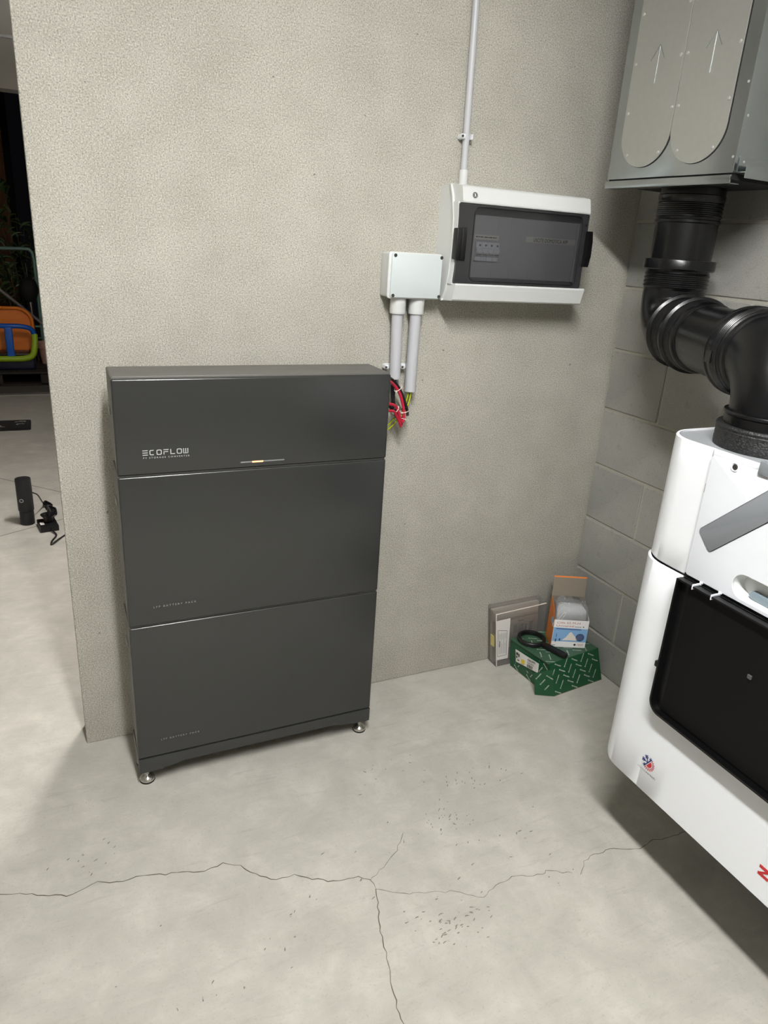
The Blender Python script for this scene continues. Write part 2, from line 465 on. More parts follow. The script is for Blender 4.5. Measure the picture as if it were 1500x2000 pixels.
# ------------------------------------------------------------------ setting
XR = 1.6285; CZ = 2.56
floor = struct('floor', bx(NB(), (-3.4, 1.9), (-4.7, 5.1), (-0.10, 0.0)), FLOOR, smooth=False)
struct('ceiling', bx(NB(), (-3.4, 1.9), (-4.7, 5.25), (CZ, CZ + 0.1)), CEIL, smooth=False)
struct('wall_back', bx(NB(), (-0.123, XR + 0.02), (0.0, 0.10), (0.0, CZ), 0.006, 2), STUCCO)
wr = struct('wall_right', bx(NB(), (XR + 0.0045, XR + 0.2), (-2.56, 0.0), (0.0, CZ)), MORTAR, smooth=False)
struct('wall_bay', bx(NB(), (XR, XR + 0.2), (0.1, 5.1), (0.0, CZ)), WALLP, smooth=False)
struct('wall_right_rear', bx(NB(), (XR, XR + 0.2), (-4.7, -2.56), (0.0, CZ)), WALLP, smooth=False)
struct('wall_left', bx(NB(), (-3.4, -3.2), (-4.7, 5.1), (0.0, CZ)), WALLP, smooth=False)
struct('wall_front', bx(NB(), (-3.2, XR), (-4.7, -4.5), (0.0, CZ)), WALLP, smooth=False)
b = NB(); bx(b, (-3.4, 1.9), (5.1, 5.3), (2.39, CZ)); bx(b, (0.9, 1.9), (5.1, 5.3), (0.0, 2.39)); bx(b, (-3.4, -2.2), (5.1, 5.3), (0.0, 2.39))
struct('wall_far', b, WALLP, smooth=False)
struct('trim_1', bx(NB(), (-2.2, 0.9), (5.04, 5.12), (0.0, 0.008), 0.002, 1), ALU)
struct('trim_2', bx(NB(), (-3.2, 1.2), (4.05, 4.07), (CZ - 0.02, CZ), 0.004, 2), PVC)
struct('ground', bx(NB(), (-4.5, 3.0), (5.1, 11.0), (-0.12, -0.01)), YARD, smooth=False)
b = NB()
for k in range(16): bx(b, (-4.3 + k * 0.25, -4.3 + k * 0.25 + 0.245), (9.0, 9.03), (-0.01, 4.2))
struct('wall_garden', b, DARKW, smooth=False)
struct('wall_neighbour', bx(NB(), (-4.5, -0.37), (8.2, 8.4), (0.0, 2.6)), BROWNW, smooth=False)

# ceiling battens (above the frame): white housing and glowing diffuser
def lamp(label, at, glow, tint, half=0.575):
    t = thing('ceiling_batten', label, 'lamp', (at[0], at[1], 2.43))
    b = NB(); bx(b, (at[0] - 0.06, at[0] + 0.06), (at[1] - half - 0.025, at[1] + half + 0.025), (2.462, CZ - 0.001), 0.004, 2); obj('housing', b, WHITE, t)
    m = bpy.data.materials.new('lamp_diffuser'); m.use_nodes = True
    p = m.node_tree.nodes['Principled BSDF']; p.inputs['Emission Color'].default_value = tint; p.inputs['Emission Strength'].default_value = glow
    b = NB(); bx(b, (at[0] - 0.055, at[0] + 0.055), (at[1] - half, at[1] + half), (2.44, 2.462)); obj('diffuser', b, m, t, smooth=False)
lamp('white ceiling batten lamp over the front bay, glowing', MAIN, MAIN_GLOW, MAIN_TINT)
lamp('white ceiling batten lamp in the bay behind the plastered wall, glowing', SIDE, SIDE_GLOW, SIDE_TINT, 0.28)

# concrete blocks of the right-hand wall, each its own piece
def block_bm(L, H=0.1935):
    t = NB(); bx(t, (0, 0.02), (-L / 2, L / 2), (-H / 2, H / 2), 0.0025, 1); return t
bl_me = {}
course, z0c = 0.2015, 0.3439 - 2 * 0.2015
for r in range(14):
    za = max(z0c + r * course, 0.0); zb = min(z0c + (r + 1) * course, CZ); 
    if zb - za < 0.03: continue
    odd = (r % 2 == 1)
    cuts = [0.0] + ([-0.25 - 0.5 * i for i in range(5)] if odd else [-0.5 * (i + 1) for i in range(5)])
    for ya, yb in zip(cuts, cuts[1:]):
        L = ya - yb; key = (round(L, 3), round(zb - za, 3))
        if key not in bl_me:
            t = block_bm(L - 0.009, (zb - za) - 0.009); me = bpy.data.meshes.new('concrete_block')
            bmesh.ops.recalc_face_normals(t, faces=t.faces[:]); t.to_mesh(me); t.free(); me.materials.append(BLOCK); bl_me[key] = me
        o = bpy.data.objects.new('concrete_block', bl_me[key]); COL.objects.link(o); o.parent = wr
        o.location = (XR + random.uniform(-0.0008, 0.0008), (ya + yb) / 2, (za + zb) / 2)

# cracks, saw joints and scuffs on the floor
crk = [
    [(-0.6, -0.40), (-0.334, -0.475), (-0.281, -0.496), (-0.197, -0.535), (-0.13, -0.518), (-0.076, -0.539), (-0.03, -0.539), (0.106, -0.579), (0.152, -0.57), (0.19, -0.593), (0.218, -0.631), (0.259, -0.665), (0.303, -0.666), (0.329, -0.686), (0.371, -0.715), (0.445, -0.728), (0.467, -0.746), (0.47, -0.776)],
    [(0.47, -0.776), (0.441, -0.858), (0.426, -0.933), (0.403, -1.009), (0.395, -1.062), (0.394, -1.083), (0.37, -1.2)],
    [(0.47, -0.776), (0.528, -0.812), (0.599, -0.834), (0.655, -0.859), (0.70, -0.892), (0.721, -0.881), (0.797, -0.866), (0.873, -0.889), (0.887, -0.882), (0.948, -0.915)],
    [(0.962, -0.925), (0.997, -0.894), (1.038, -0.886), (1.101, -0.891), (1.164, -0.917), (1.209, -0.907), (1.257, -0.914), (1.312, -0.915), (1.40, -0.93)],
    [(0.467, -0.746), (0.474, -0.743), (0.514, -0.726), (0.555, -0.698), (0.586, -0.67), (0.609, -0.642)]]
for c, w in zip(crk, (0.0021, 0.0019, 0.0012, 0.0014, 0.0011)):
    b = NB(); ribbon(b, jitter(c), w, 0.0004); obj('crack', b, CRACK, floor, smooth=False)
for c in ([(-2.0, 0.86), (-0.406, 1.539), (-0.211, 1.699), (-0.13, 1.774), (0.3, 2.13)], [(-2.2, 4.5), (-0.447, 2.66), (-0.277, 2.462), (-0.137, 2.324), (0.4, 1.78)]):
    b = NB(); P = [Vector((x, y)) for x, y in c]
    d = (P[-1] - P[0]).normalized(); nn = Vector((-d.y, d.x)) * 0.0022
    vs = [b.verts.new((q.x, q.y, 0.0004)) for q in (P[0] + nn, P[0] - nn, P[-1] - nn, P[-1] + nn)]; b.faces.new(vs)
    obj('saw_joint', b, CRACK, floor, smooth=False)
b = NB()
for (cx, cy, sx, sy, n, ang) in ((0.72, -0.66, 0.10, 0.06, 46, 0.9), (0.60, -0.92, 0.09, 0.05, 60, 0.1), (0.86, -0.52, 0.08, 0.04, 24, 0.8), (0.85, -0.80, 0.18, 0.12, 14, 0.3), (-0.14, -0.44, 0.07, 0.05, 16, 0.9), (0.66, -0.45, 0.12, 0.10, 14, -0.4), (0.30, -0.75, 0.2, 0.15, 12, 0.6), (1.0, -0.55, 0.1, 0.1, 10, 0.4), (0.05, -0.9, 0.25, 0.1, 10, 0.8)):
    for i in range(n):
        x = random.gauss(cx, sx * 0.55); y = random.gauss(cy, sy * 0.55); a = ang + random.gauss(0, 0.35)
        L = abs(random.gauss(0.0028, 0.0026)) + 0.0012; wd = min(0.0018, L * random.uniform(0.25, 0.6))
        ca, sa = math.cos(a), math.sin(a)
        vs = []
        for q in range(7):
            t = 2 * PI * q / 7; rr = random.uniform(0.35, 1.15)
            px, py = L * math.cos(t) * rr, wd * math.sin(t) * rr
            vs.append(b.verts.new((x + px * ca - py * sa, y + px * sa + py * ca, 0.00035)))
        b.faces.new(vs)
obj('scuff_marks', b, SCUFF, floor, smooth=False, kind='stuff')

# ------------------------------------------------------------------ energy storage stack
FY, BY = -0.2454, -0.1061
def module(name, label, cat, z0, z1, group=None):
    t = thing(name, label, cat, (0.34, (FY + BY) / 2, z0), 0, group)
    # body: side profile with the hand-grip undercut rising to the back, front panel plate, dark core
    prof = [(FY + 0.006, z0 + 0.002), (FY + 0.020, z0 + 0.004), (BY - 0.03, z0 + 0.040), (BY, z0 + 0.044), (BY, z1), (FY + 0.006, z1)]
    b = NB(); prism(b, prof, (0.0015, 0, 0), Y, Z, 0.677)
    obj('body', b, GRAPH2, t)
    b = NB(); bx(b, (0.03, 0.65), (FY + 0.03, BY - 0.004), (z0, z1 - 0.01)); obj('core', b, BLACKM, t)
    b = NB(); bx(b, (0.0, 0.68), (FY, FY + 0.012), (z0 + 0.0015, z1 - 0.0025), 0.0048, 5)
    fp = obj('front_panel', b, GRAPH, t)
    b = NB(); bx(b, (-0.0015, 0.002), (-0.165, -0.125), (z1 - 0.10, z1 - 0.085), 0.001, 1); obj('side_latch', b, SILV2, t)
    return t, fp
zS = (0.0973, 0.5015, 0.8985, 1.126)
t, fp = module('storage_converter', 'dark grey converter unit with silver lettering and glowing light strip, topmost of the stack', 'converter', zS[2], zS[3])
b = NB(); bx(b, (0.003, 0.677), (FY + 0.010, BY), (zS[3] - 0.004, zS[3] + 0.002), 0.002, 2); obj('top_cover', b, GRAPH2, t)
# logo drawn in strokes
b = NB(); yq = FY - 0.0004; lx = 0.0575; lh = 0.0125; lz = 0.9465; st = 0.0019; pw = 0.0117; pitch = 0.0156
def bar(x0, x1, z0, z1): flat(b, [(x0, z0), (x1, z0), (x1, z1), (x0, z1)], (0, yq, 0), X, Z)
def ring(x0, x1, z0, z1, open_right=False):
    r = 0.003; o_ = rrect(x0, x1, z0, z1, r, 4); i_ = rrect(x0 + st, x1 - st, z0 + st, z1 - st, r - st * 0.7, 4)
    n = len(o_)
    for k in range(n):
        q = [o_[k], o_[(k + 1) % n], i_[(k + 1) % n], i_[k]]
        if open_right and min(p[0] for p in q) > x1 - st - 0.0005 - 0.001 and True: continue
        flat(b, q, (0, yq, 0), X, Z)
x = lx                                             # E: three bars
for zz in (0, (lh - st) / 2, lh - st): bar(x, x + pw, lz + zz, lz + zz + st)
x += pitch; ring(x, x + pw, lz, lz + lh, True)      # C
x += pitch; ring(x, x + pw, lz, lz + lh)            # O
x += pitch; bar(x, x + st, lz, lz + lh * 0.62); bar(x, x + pw, lz + lh - st, lz + lh); bar(x, x + pw * 0.9, lz + lh * 0.62 - st, lz + lh * 0.62)   # F
x += pitch; bar(x, x + st, lz, lz + lh); bar(x + st, x + pw * 0.9, lz, lz + st)     # L
x += pitch - 0.001; ring(x, x + pw, lz, lz + lh)    # O
x += pitch - 0.001                                  # W
for q in (0, (pw - st) / 2, pw - st): bar(x + q, x + q + st, lz, lz + lh)
bar(x, x + pw, lz, lz + st)
text(b, 'PV STORAGE CONVERTER', (lx + 0.001, yq, lz - 0.0078), X, Z, 0.0036, 0.105, 1.5)
obj('lettering', b, SILV, t, smooth=False)
b = NB(); bx(b, (0.285, 0.397), (FY - 0.0006, FY + 0.002), (0.9125, 0.9165), 0.001, 1); sl = obj('light_strip', b, LEDOFF, t)
b = NB(); bx(b, (0.314, 0.342), (FY - 0.0012, FY), (0.9126, 0.9164), 0.0005, 1); obj('lit_segment', b, LEDON, sl, label='orange glowing segment')
for (za, zb, lab, w0, w1, tz) in ((zS[1], zS[2], 'dark grey battery pack in the middle of the stack, under the converter', 0.062, 0.167, 0.5495), (zS[0], zS[1], 'dark grey battery pack at the bottom of the stack, resting on the plinth', 0.061, 0.163, 0.147)):
    t, fp = module('battery_pack', lab, 'battery', za, zb, 'battery packs in the stack')
    b = NB(); text(b, 'LFP BATTERY PACK', (w0, yq, tz), X, Z, 0.0048, w1 - w0, 1.6); obj('lettering', b, SILV2, t, smooth=False)
t = thing('plinth', 'low dark grey plinth with round steel feet under the battery packs', 'plinth', (0.34, -0.175, 0))
zt = zS[0] - 0.001
poly = [(0, 0.050), (0.062, 0.050), (0.064, 0.058), (0.104, 0.058), (0.112, 0.066), (0.568, 0.066), (0.576, 0.058), (0.624, 0.058), (0.626, 0.052), (0.68, 0.052), (0.68, zt), (0, zt)]
b = NB(); prism(b, poly, (0, FY + 0.006, 0), X, Z, 0.006, 0.0018); obj('front_panel', b, GRAPH, t)
b = NB(); bx(b, (0.001, 0.679), (FY + 0.006, BY), (0.066, zt)); bx(b, (0.001, 0.003), (FY + 0.006, BY), (0.050, 0.07)); bx(b, (0.677, 0.679), (FY + 0.006, BY), (0.050, 0.07)); obj('frame', b, GRAPH2, t)
for fx in (0.0215, 0.6615):
    for fy in (-0.213, -0.138):
        b = NB(); lathe(b, [(0.0195, 0.004), (0.0205, 0.008), (0.019, 0.0115), (0.0125, 0.017), (0.007, 0.021), (0.006, 0.022), (0.006, 0.068)], (fx, fy, 0), seg=28)
        ft = obj('foot', b, STEEL, t, angle=50)
        b = NB(); lathe(b, [(0.020, 0.0), (0.0208, 0.002), (0.0200, 0.0045)], (fx, fy, 0), seg=28); obj('rubber_pad', b, BLACKM, ft)

# ------------------------------------------------------------------ junction box
t = thing('junction_box', 'small pale grey junction box with blank screwed lid beside the distribution board', 'junction box', (0.82, -0.035, 1.30))
b = NB(); bx(b, (0.744, 0.896), (-0.062, 0.0), (1.301, 1.417), 0.005, 3); obj('body', b, LGREY, t)
b = NB(); prism(b, rrect(0.738, 0.902, 1.2985, 1.4195, 0.008), (0, -0.058, 0), X, Z, 0.006, 0.0015)
lid = obj('lid', b, LGREY, t)
b = NB(); prism(b, rrect(0.7455, 0.8985, 1.302, 1.416, 0.006), (0, -0.064, 0), X, Z, 0.0055, 0.001)
obj('lid_plate', b, LGREY2, t)
for sx, sz in ((0.7545, 1.4105), (0.896, 1.4105), (0.8965, 1.3072), (0.7535, 1.3065)):
    b = NB(); lathe(b, [(0.0046, 0), (0.0046, 0.0012), (0.003, 0.0014), (0.003, 0.0008)], (sx, -0.0695, sz), (0, -1, 0), 14); obj('screw', b, DARKS, t)

# ------------------------------------------------------------------ distribution board
t = thing('distribution_board', 'wide white distribution board with smoked window door on the plastered wall', 'fuse box', (1.14, -0.06, 1.30))
base = [(0, 1.300), (-0.054, 1.300), (-0.072, 1.325), (-0.086, 1.375), (-0.090, 1.45), (-0.086, 1.515), (-0.070, 1.570), (-0.056, 1.597), (0, 1.597)]
seam = base[1:-1]
XL, XRR = 0.914, 1.362
b = NB(); prism(b, base, (XL, 0, 0), Y, Z, XRR - XL)
hs = obj('housing', b, LGREY, t)
# seam lip: follows the curved rim, on each side
b = NB()
for (xa, xb) in ((XL - 0.005, XL + 0.004), (XRR - 0.004, XRR + 0.005)):
    pts = []
    for i, (y, z) in enumerate(seam): pts.append((y - 0.006, z))
    lip = [(y, z) for y, z in seam] + [(y - 0.006, z) for y, z in seam[::-1]]
    prism(b, lip, (xa, 0, 0), Y, Z, xb - xa)
bx(b, (XL - 0.005, XRR + 0.005), (-0.062, -0.054), (1.594, 1.6005), 0.002, 2); bx(b, (XL - 0.005, XRR + 0.005), (-0.062, -0.052), (1.2965, 1.303), 0.002, 2)
obj('rim', b, LGREY, t)
# cover: upper and lower bands plus the two side cheeks
b = NB()
up = [(-0.060, 1.5985), (-0.076, 1.5985), (-0.112, 1.594), (-0.1165, 1.590), (-0.1255, 1.556), (-0.124, 1.5525), (-0.080, 1.5525), (-0.076, 1.57)]
lo = [(-0.058, 1.299), (-0.110, 1.3005), (-0.1145, 1.304), (-0.1250, 1.343), (-0.1235, 1.3475), (-0.088, 1.3475), (-0.075, 1.325)]
prism(b, up, (XL + 0.001, 0, 0), Y, Z, 0.4265); prism(b, lo, (XL + 0.001, 0, 0), Y, Z, 0.446)
ch = [(y - 0.005, z) for y, z in seam if 1.32 < z < 1.58]
cheek = [(-0.088, 1.345), (-0.091, 1.375), (-0.095, 1.45), (-0.091, 1.515), (-0.084, 1.555), (-0.109, 1.555), (-0.113, 1.52), (-0.116, 1.45), (-0.113, 1.38), (-0.108, 1.345)]
prism(b, cheek, (XL - 0.003, 0, 0), Y, Z, 0.006); prism(b, cheek, (1.3425, 0, 0), Y, Z, 0.006)
obj('cover', b, LGREY, t, angle=25)
b = NB()
for k in range(40):
    x0 = 0.985 + k * 0.0086
    bx(b, (x0, x0 + 0.005), (-0.1236, -0.1222), (1.5632, 1.5640)); bx(b, (x0, x0 + 0.005), (-0.1226, -0.1212), (1.3330, 1.3338))
obj('perforation', b, WHITE, t, smooth=False, kind='stuff')
b = NB(); bx(b, (0.925, 1.345), (-0.0912, -0.0895), (1.35, 1.55)); obj('backplate', b, mat('board_inner_grey', (120, 120, 122), 0.5), t)
b = NB(); bx(b, (0.978, 1.343), (-0.0945, -0.0905), (1.363, 1.527), 0.002, 1)
bx(b, (1.326, 1.343), (-0.102, -0.094), (1.363, 1.527), 0.002, 1)
bx(b, (0.978, 1.330), (-0.0955, -0.0943), (1.3935, 1.3945)); bx(b, (0.978, 1.330), (-0.0955, -0.0943), (1.4615, 1.4623))
for gx in (1.045, 1.105, 1.17, 1.235): bx(b, (gx, gx + 0.001), (-0.0953, -0.0943), (1.363, 1.393))
for gx in (1.05, 1.095): bx(b, (gx, gx + 0.001), (-0.0953, -0.0943), (1.4623, 1.527))
pan = obj('inner_panel', b, PANELW, t, smooth=False)
b = NB(); bx(b, (0.979, 1.058), (-0.0956, -0.0944), (1.4645, 1.4775)); ls2 = obj('label_strip', b, PAPER, t, smooth=False)
b = NB(); bx(b, (1.150, 1.326), (-0.0956, -0.0944), (1.4665, 1.4815)); ls = obj('label_strip', b, PAPER, t, smooth=False)
b = NB(); text(b, 'USCITE DOMOTICA APP', (1.176, -0.0960, 1.4688), X, Z, 0.0096, 0.122)
obj('lettering', b, INK, ls, smooth=False)
b = NB(); x0 = 0.983
for w in (0.007, 0.004, 0.008, 0.002, 0.009, 0.003, 0.010, 0.006, 0.004):
    flat(b, [(x0, 1.4700), (x0 + w, 1.4700), (x0 + w, 1.4724), (x0, 1.4724)], (0, -0.0960, 0), X, Z); x0 += w + 0.0018
obj('print_line', b, INK, ls2, smooth=False)
for k in range(4):
    xa = 0.983 + k * 0.0190; xb = xa + 0.0182
    br = NB()
    prof = [(-0.0945, 1.409), (-0.1000, 1.409), (-0.1010, 1.420), (-0.1040, 1.422), (-0.1060, 1.426), (-0.1060, 1.442), (-0.1020, 1.444), (-0.1010, 1.458), (-0.0945, 1.458)]
    prism(br, prof, (xa, 0, 0), Y, Z, xb - xa)
    ob = obj('circuit_breaker', br, WHITE2, t, smooth=False)
    br = NB(); bx(br, (xa + 0.002, xb - 0.002), (-0.110, -0.105), (1.4275, 1.4325), 0.001, 1); obj('toggle', br, LGREY, ob)
    br = NB(); bx(br, (xa + 0.010, xb - 0.003), (-0.1022, -0.1010), (1.4475, 1.4525)); obj('marking', br, INKG, ob, smooth=False)
    br = NB(); bx(br, (xa + 0.001, xb - 0.001), (-0.1067, -0.1058), (1.4248, 1.4262)); obj('toggle_slot', br, INKG, ob, smooth=False)
# smoked door
b = NB()
outer = rrect(0.9125, 1.3435, 1.3485, 1.5515, 0.002, 2); inner = rrect(0.957, 1.321, 1.355, 1.5445, 0.016, 6)
def annulus(bm, oo, ii, y0, th):
    n = 48
    def res(P):
        L = [0]; Q = P + [P[0]]
        for a, c in zip(Q, Q[1:]): L.append(L[-1] + math.dist(a, c))
        # start at the point nearest the lower-left diagonal
        out = []
        for k in range(n):
            s = L[-1] * k / n; i = max(j for j in range(len(L)) if L[j] <= s + 1e-12); i = min(i, len(P) - 1)
            f = (s - L[i]) / max(L[i + 1] - L[i], 1e-9); out.append((Q[i][0] + (Q[i + 1][0] - Q[i][0]) * f, Q[i][1] + (Q[i + 1][1] - Q[i][1]) * f))
        return out
    return res(oo), res(ii)
cx, cz = 1.13, 1.45
def radial(P, n=320):                               # resample a convex outline by angle about its centre
    out = []
    for k in range(n):
        a = 2 * PI * k / n; dx, dz = math.cos(a), math.sin(a) * 0.5; best = None
        for p, q in zip(P, P[1:] + P[:1]):
            ex, ez = q[0] - p[0], q[1] - p[1]; det = -dx * ez + dz * ex
            if abs(det) < 1e-12: continue
            wx, wz = p[0] - cx, p[1] - cz
            tt = (-wx * ez + wz * ex) / det; ss = (dx * wz - dz * wx) / det
            if tt > 0 and -1e-6 <= ss <= 1 + 1e-6: best = (cx + dx * tt, cz + dz * tt) if best is None else best
        out.append(best)
    return out
O_, I_ = radial(outer), radial(inner)
def strip(bm, A, ya, B, yb):
    n = len(A); va = [bm.verts.new((p[0], ya, p[1])) for p in A]; vb = [bm.verts.new((p[0], yb, p[1])) for p in B]
    for k in range(n): bm.faces.new((va[k], va[(k + 1) % n], vb[(k + 1) % n], vb[k]))
strip(b, O_, -0.110, O_, -0.1215); strip(b, O_, -0.1215, I_, -0.1215); strip(b, I_, -0.1215, I_, -0.118)
door = obj('window_door', b, SMOKE2, t, angle=30, label='dark smoked rim of the window door')
b = NB(); vs = [b.verts.new((p[0], -0.1195, p[1])) for p in I_]; b.faces.new(vs); obj('window_pane', b, SMOKE, door, smooth=False)
b = NB(); tube(b, [(p[0], -0.1215, p[1]) for p in radial(rrect(0.957, 1.321, 1.355, 1.5445, 0.016, 6), 200)], 0.0011, 6, closed=True); obj('pane_edge', b, BLACKP, door)
b = NB(); bx(b, (0.9035, 0.921), (-0.131, -0.108), (1.409, 1.489), 0.003, 2); bx(b, (0.921, 0.937), (-0.127, -0.118), (1.407, 1.4905), 0.003, 2); obj('hinge', b, BLACKP, t)
b = NB(); hp = [(-0.112, 1.409), (-0.132, 1.409), (-0.137, 1.44), (-0.137, 1.48), (-0.131, 1.507), (-0.112, 1.507)]
prism(b, hp, (1.3385, 0, 0), Y, Z, 0.018, 0.002); obj('latch', b, BLACKP, t)
b = NB(); lathe(b, [(0.0035, 0), (0.0035, 0.002), (0.002, 0.003)], (1.334, -0.1215, 1.523), (0, -1, 0), 16); obj('door_screw', b, BLACKP, t)
# emblem: dark disc with a pale letter B (all flat print on the sloped band)
nb = Vector((0, -0.034, 0.009)).normalized(); vb = Vector((0, 0.009, 0.034)).normalized()
eo = Vector((0.9525, -0.1211, 1.5725))
b = NB(); flat(b, circ(0, 0, 0.0078, 28), eo + nb * 0.0012, X, vb); em = obj('emblem', b, INK, t, smooth=False)
b = NB()
for r0, r1 in ((0.0064, 0.0058),):
    A = circ(0, 0, r0, 28); B_ = circ(0, 0, r1, 28)
    for k in range(28): flat(b, [A[k], A[(k + 1) % 28], B_[(k + 1) % 28], B_[k]], eo + nb * 0.0016, X, vb)
text(b, 'B', eo + nb * 0.0016 - X * 0.0026 - vb * 0.0036, X, vb, 0.0072, bold=0.02)
obj('emblem_letter', b, PRINTW, em, smooth=False)

# ------------------------------------------------------------------ conduits with couplings and clips
def conduit(name, label, x0, x1, y, za, zb, r, rc, cz0, cz1, clip_z, group):
    t = thing(name, label, 'conduit', (x0, y, za), 0, group)
    f = lambda z: x0 + (x1 - x0) * (z - za) / (zb - za)
    b = NB()
    n = 28; o1, o2 = [], []
    lathe(b, [(r, 0), (r, zb - za), (r - 0.002, zb - za), (r - 0.002, 0)], (x0, y, za), (x1 - x0, 0, zb - za), n, close=True)
    obj('pipe', b, PVC, t)
    b = NB(); lathe(b, [(r + 0.0005, -0.003), (rc - 0.001, -0.003), (rc, 0), (rc, cz1 - cz0), (r + 0.0005, cz1 - cz0)], (f(cz0), y, cz0), (0, 0, 1), n); obj('coupling', b, LGREY, t)
    xc = f(clip_z)
    b = NB()
    C = [(xc + (r + 0.0022) * math.cos(a), y - (r + 0.0022) * math.sin(a)) for a in [PI * (-0.28 + 0.06 * k) for k in range(10)]]
    bx(b, (xc - r - 0.011, xc - r + 0.001), (-0.026, -0.001), (clip_z - 0.006, clip_z + 0.006), 0.0015, 1)
    bx(b, (xc + r - 0.001, xc + r + 0.004), (-0.030, -0.001), (clip_z - 0.007, clip_z + 0.007), 0.0015, 1)
    bx(b, (xc - r - 0.004, xc + r + 0.003), (-0.0035, -0.0005), (clip_z - 0.007, clip_z + 0.007))
    obj('clip', b, WHITE, t)
    b = NB(); cyl(b, (xc - r - 0.009, -0.026, clip_z), (xc - r - 0.009, -0.029, clip_z), 0.003, 10); obj('clip_screw', b, DARKS, t)
    return t
conduit('conduit_pipe', 'left of two short grey conduits hanging below the junction box, shorter one', 0.7925, 0.7865, -0.036, 1.072, 1.275, 0.0158, 0.0222, 1.259, 1.303, 1.104, 'conduits below the junction box')
conduit('conduit_pipe', 'right of two short grey conduits below the junction box, longer with earth wires', 0.8445, 0.8455, -0.036, 1.034, 1.275, 0.0164, 0.0224, 1.259, 1.303, 1.104, 'conduits below the junction box')
conduit('conduit_pipe', 'thin pale conduit running up the plastered wall above the distribution board', 0.9735, 0.953, -0.014, 1.60, 2.5585, 0.0093, 0.0128, 1.6006, 1.641, 1.722, None)

# ------------------------------------------------------------------ cables and ties
def cable(name, label, pts, r, m, group=None, uv=False):
    b = NB(); tube(b, smooth_path(pts, 8), r, 10, uv=uv); o = obj(name, b, m)
    return tag(o, label, 'cable', group)
gB, gR = 'black power cables beside the converter', 'red power cables beside the converter'
cy = -0.055
cable('power_cable', 'black cable dropping straight from the left conduit', [(0.786, -0.036, 1.09), (0.786, -0.036, 1.05), (0.787, -0.042, 1.02), (0.792, -0.05, 0.985), (0.803, -0.055, 0.962), (0.815, -0.055, 0.956)], 0.0054, BLKW, gB)
cable('power_cable', 'thick black cable from the left conduit, nearest the wall in the bundle', [(0.795, -0.030, 1.09), (0.795, -0.030, 1.05), (0.793, -0.032, 1.01), (0.797, -0.036, 0.98), (0.806, -0.040, 0.966)], 0.0056, BLKW, gB)
cable('power_cable', 'outer black cable arching right beside the red cable', [(0.70, -0.11, 1.09), (0.745, -0.085, 1.086), (0.775, -0.066, 1.071), (0.801, -0.06, 1.043), (0.819, -0.058, 1.008), (0.829, -0.060, 0.980), (0.829, -0.063, 0.966)], 0.0042, BLKW, gB)
cable('power_cable', 'black cable returning low to the converter behind the red pair', [(0.806, -0.050, 0.956), (0.799, -0.050, 0.963), (0.785, -0.046, 0.982), (0.760, -0.062, 1.000), (0.70, -0.098, 1.010)], 0.0046, BLKW, gB)
cable('power_cable', 'red cable arching right from the converter side and looping back low', [(0.70, -0.115, 1.080), (0.745, -0.092, 1.076), (0.772, -0.073, 1.062), (0.796, -0.067, 1.035), (0.811, -0.064, 1.000), (0.8175, -0.062, 0.970), (0.8165, -0.063, 0.955), (0.8105, -0.066, 0.949), (0.8035, -0.070, 0.955), (0.797, -0.073, 0.972), (0.785, -0.078, 0.994), (0.765, -0.088, 1.008), (0.70, -0.118, 1.020)], 0.0044, REDW, gR)
cable('power_cable', 'red cable from behind the loop running low to the converter, lowest red one', [(0.8215, -0.051, 0.962), (0.818, -0.054, 0.950), (0.811, -0.062, 0.938), (0.803, -0.074, 0.940), (0.793, -0.081, 0.957), (0.779, -0.087, 0.977), (0.763, -0.097, 0.991), (0.70, -0.127, 1.001)], 0.0040, REDW, gR)
cable('earth_wire', 'yellow and green earth wire from right conduit, outer of the two', [(0.848, -0.038, 1.06), (0.847, -0.038, 1.03), (0.841, -0.040, 1.000), (0.827, -0.038, 0.970), (0.802, -0.042, 0.945), (0.775, -0.056, 0.930), (0.70, -0.11, 0.918)], 0.0028, GYW, 'earth wires', True)
cable('earth_wire', 'yellow and green earth wire from right conduit, inner of the two', [(0.841, -0.034, 1.06), (0.840, -0.036, 1.03), (0.834, -0.034, 1.000), (0.820, -0.030, 0.970), (0.797, -0.033, 0.949), (0.772, -0.048, 0.936), (0.70, -0.11, 0.926)], 0.0026, GYW, 'earth wires', True)
def tie(label, c, n, rx, ry):
    n = Vector(n).normalized(); u = Vector((0.0, -1, 0)); u = (u - n * u.dot(n)).normalized(); v = n.cross(u); c = Vector(c)
    tt = thing('cable_tie', label, 'cable tie', tuple(c), 0, 'cable ties on the wiring')
    b = NB(); tube(b, [c + u * math.cos(a) * rx + v * math.sin(a) * ry for a in [2 * PI * k / 20 for k in range(20)]], 0.0012, 6, closed=True); obj('strap', b, TIE, tt)
    h = c + u * rx * 0.6 + v * ry * 0.9
    b = NB(); bx(b, (h.x - 0.0028, h.x + 0.0028), (h.y - 0.003, h.y + 0.002), (h.z - 0.0025, h.z + 0.0025), 0.0008, 1); obj('head', b, TIE, tt)
tie('pale cable tie high on the red and black arching cables', (0.791, -0.066, 1.050), (0.6, 0.1, -0.75), 0.011, 0.013)
tie('pale cable tie around the two red cables running back to the converter', (0.784, -0.073, 0.988), (0.8, 0.1, -0.6), 0.009, 0.013)
tie('pale cable tie low on the arching red cable', (0.820, -0.058, 0.980), (0.2, 0.1, -1), 0.011, 0.013)
tie('pale cable tie at the bottom of the cable loop', (0.815, -0.056, 0.960), (-0.3, 0.1, -1), 0.012, 0.018)

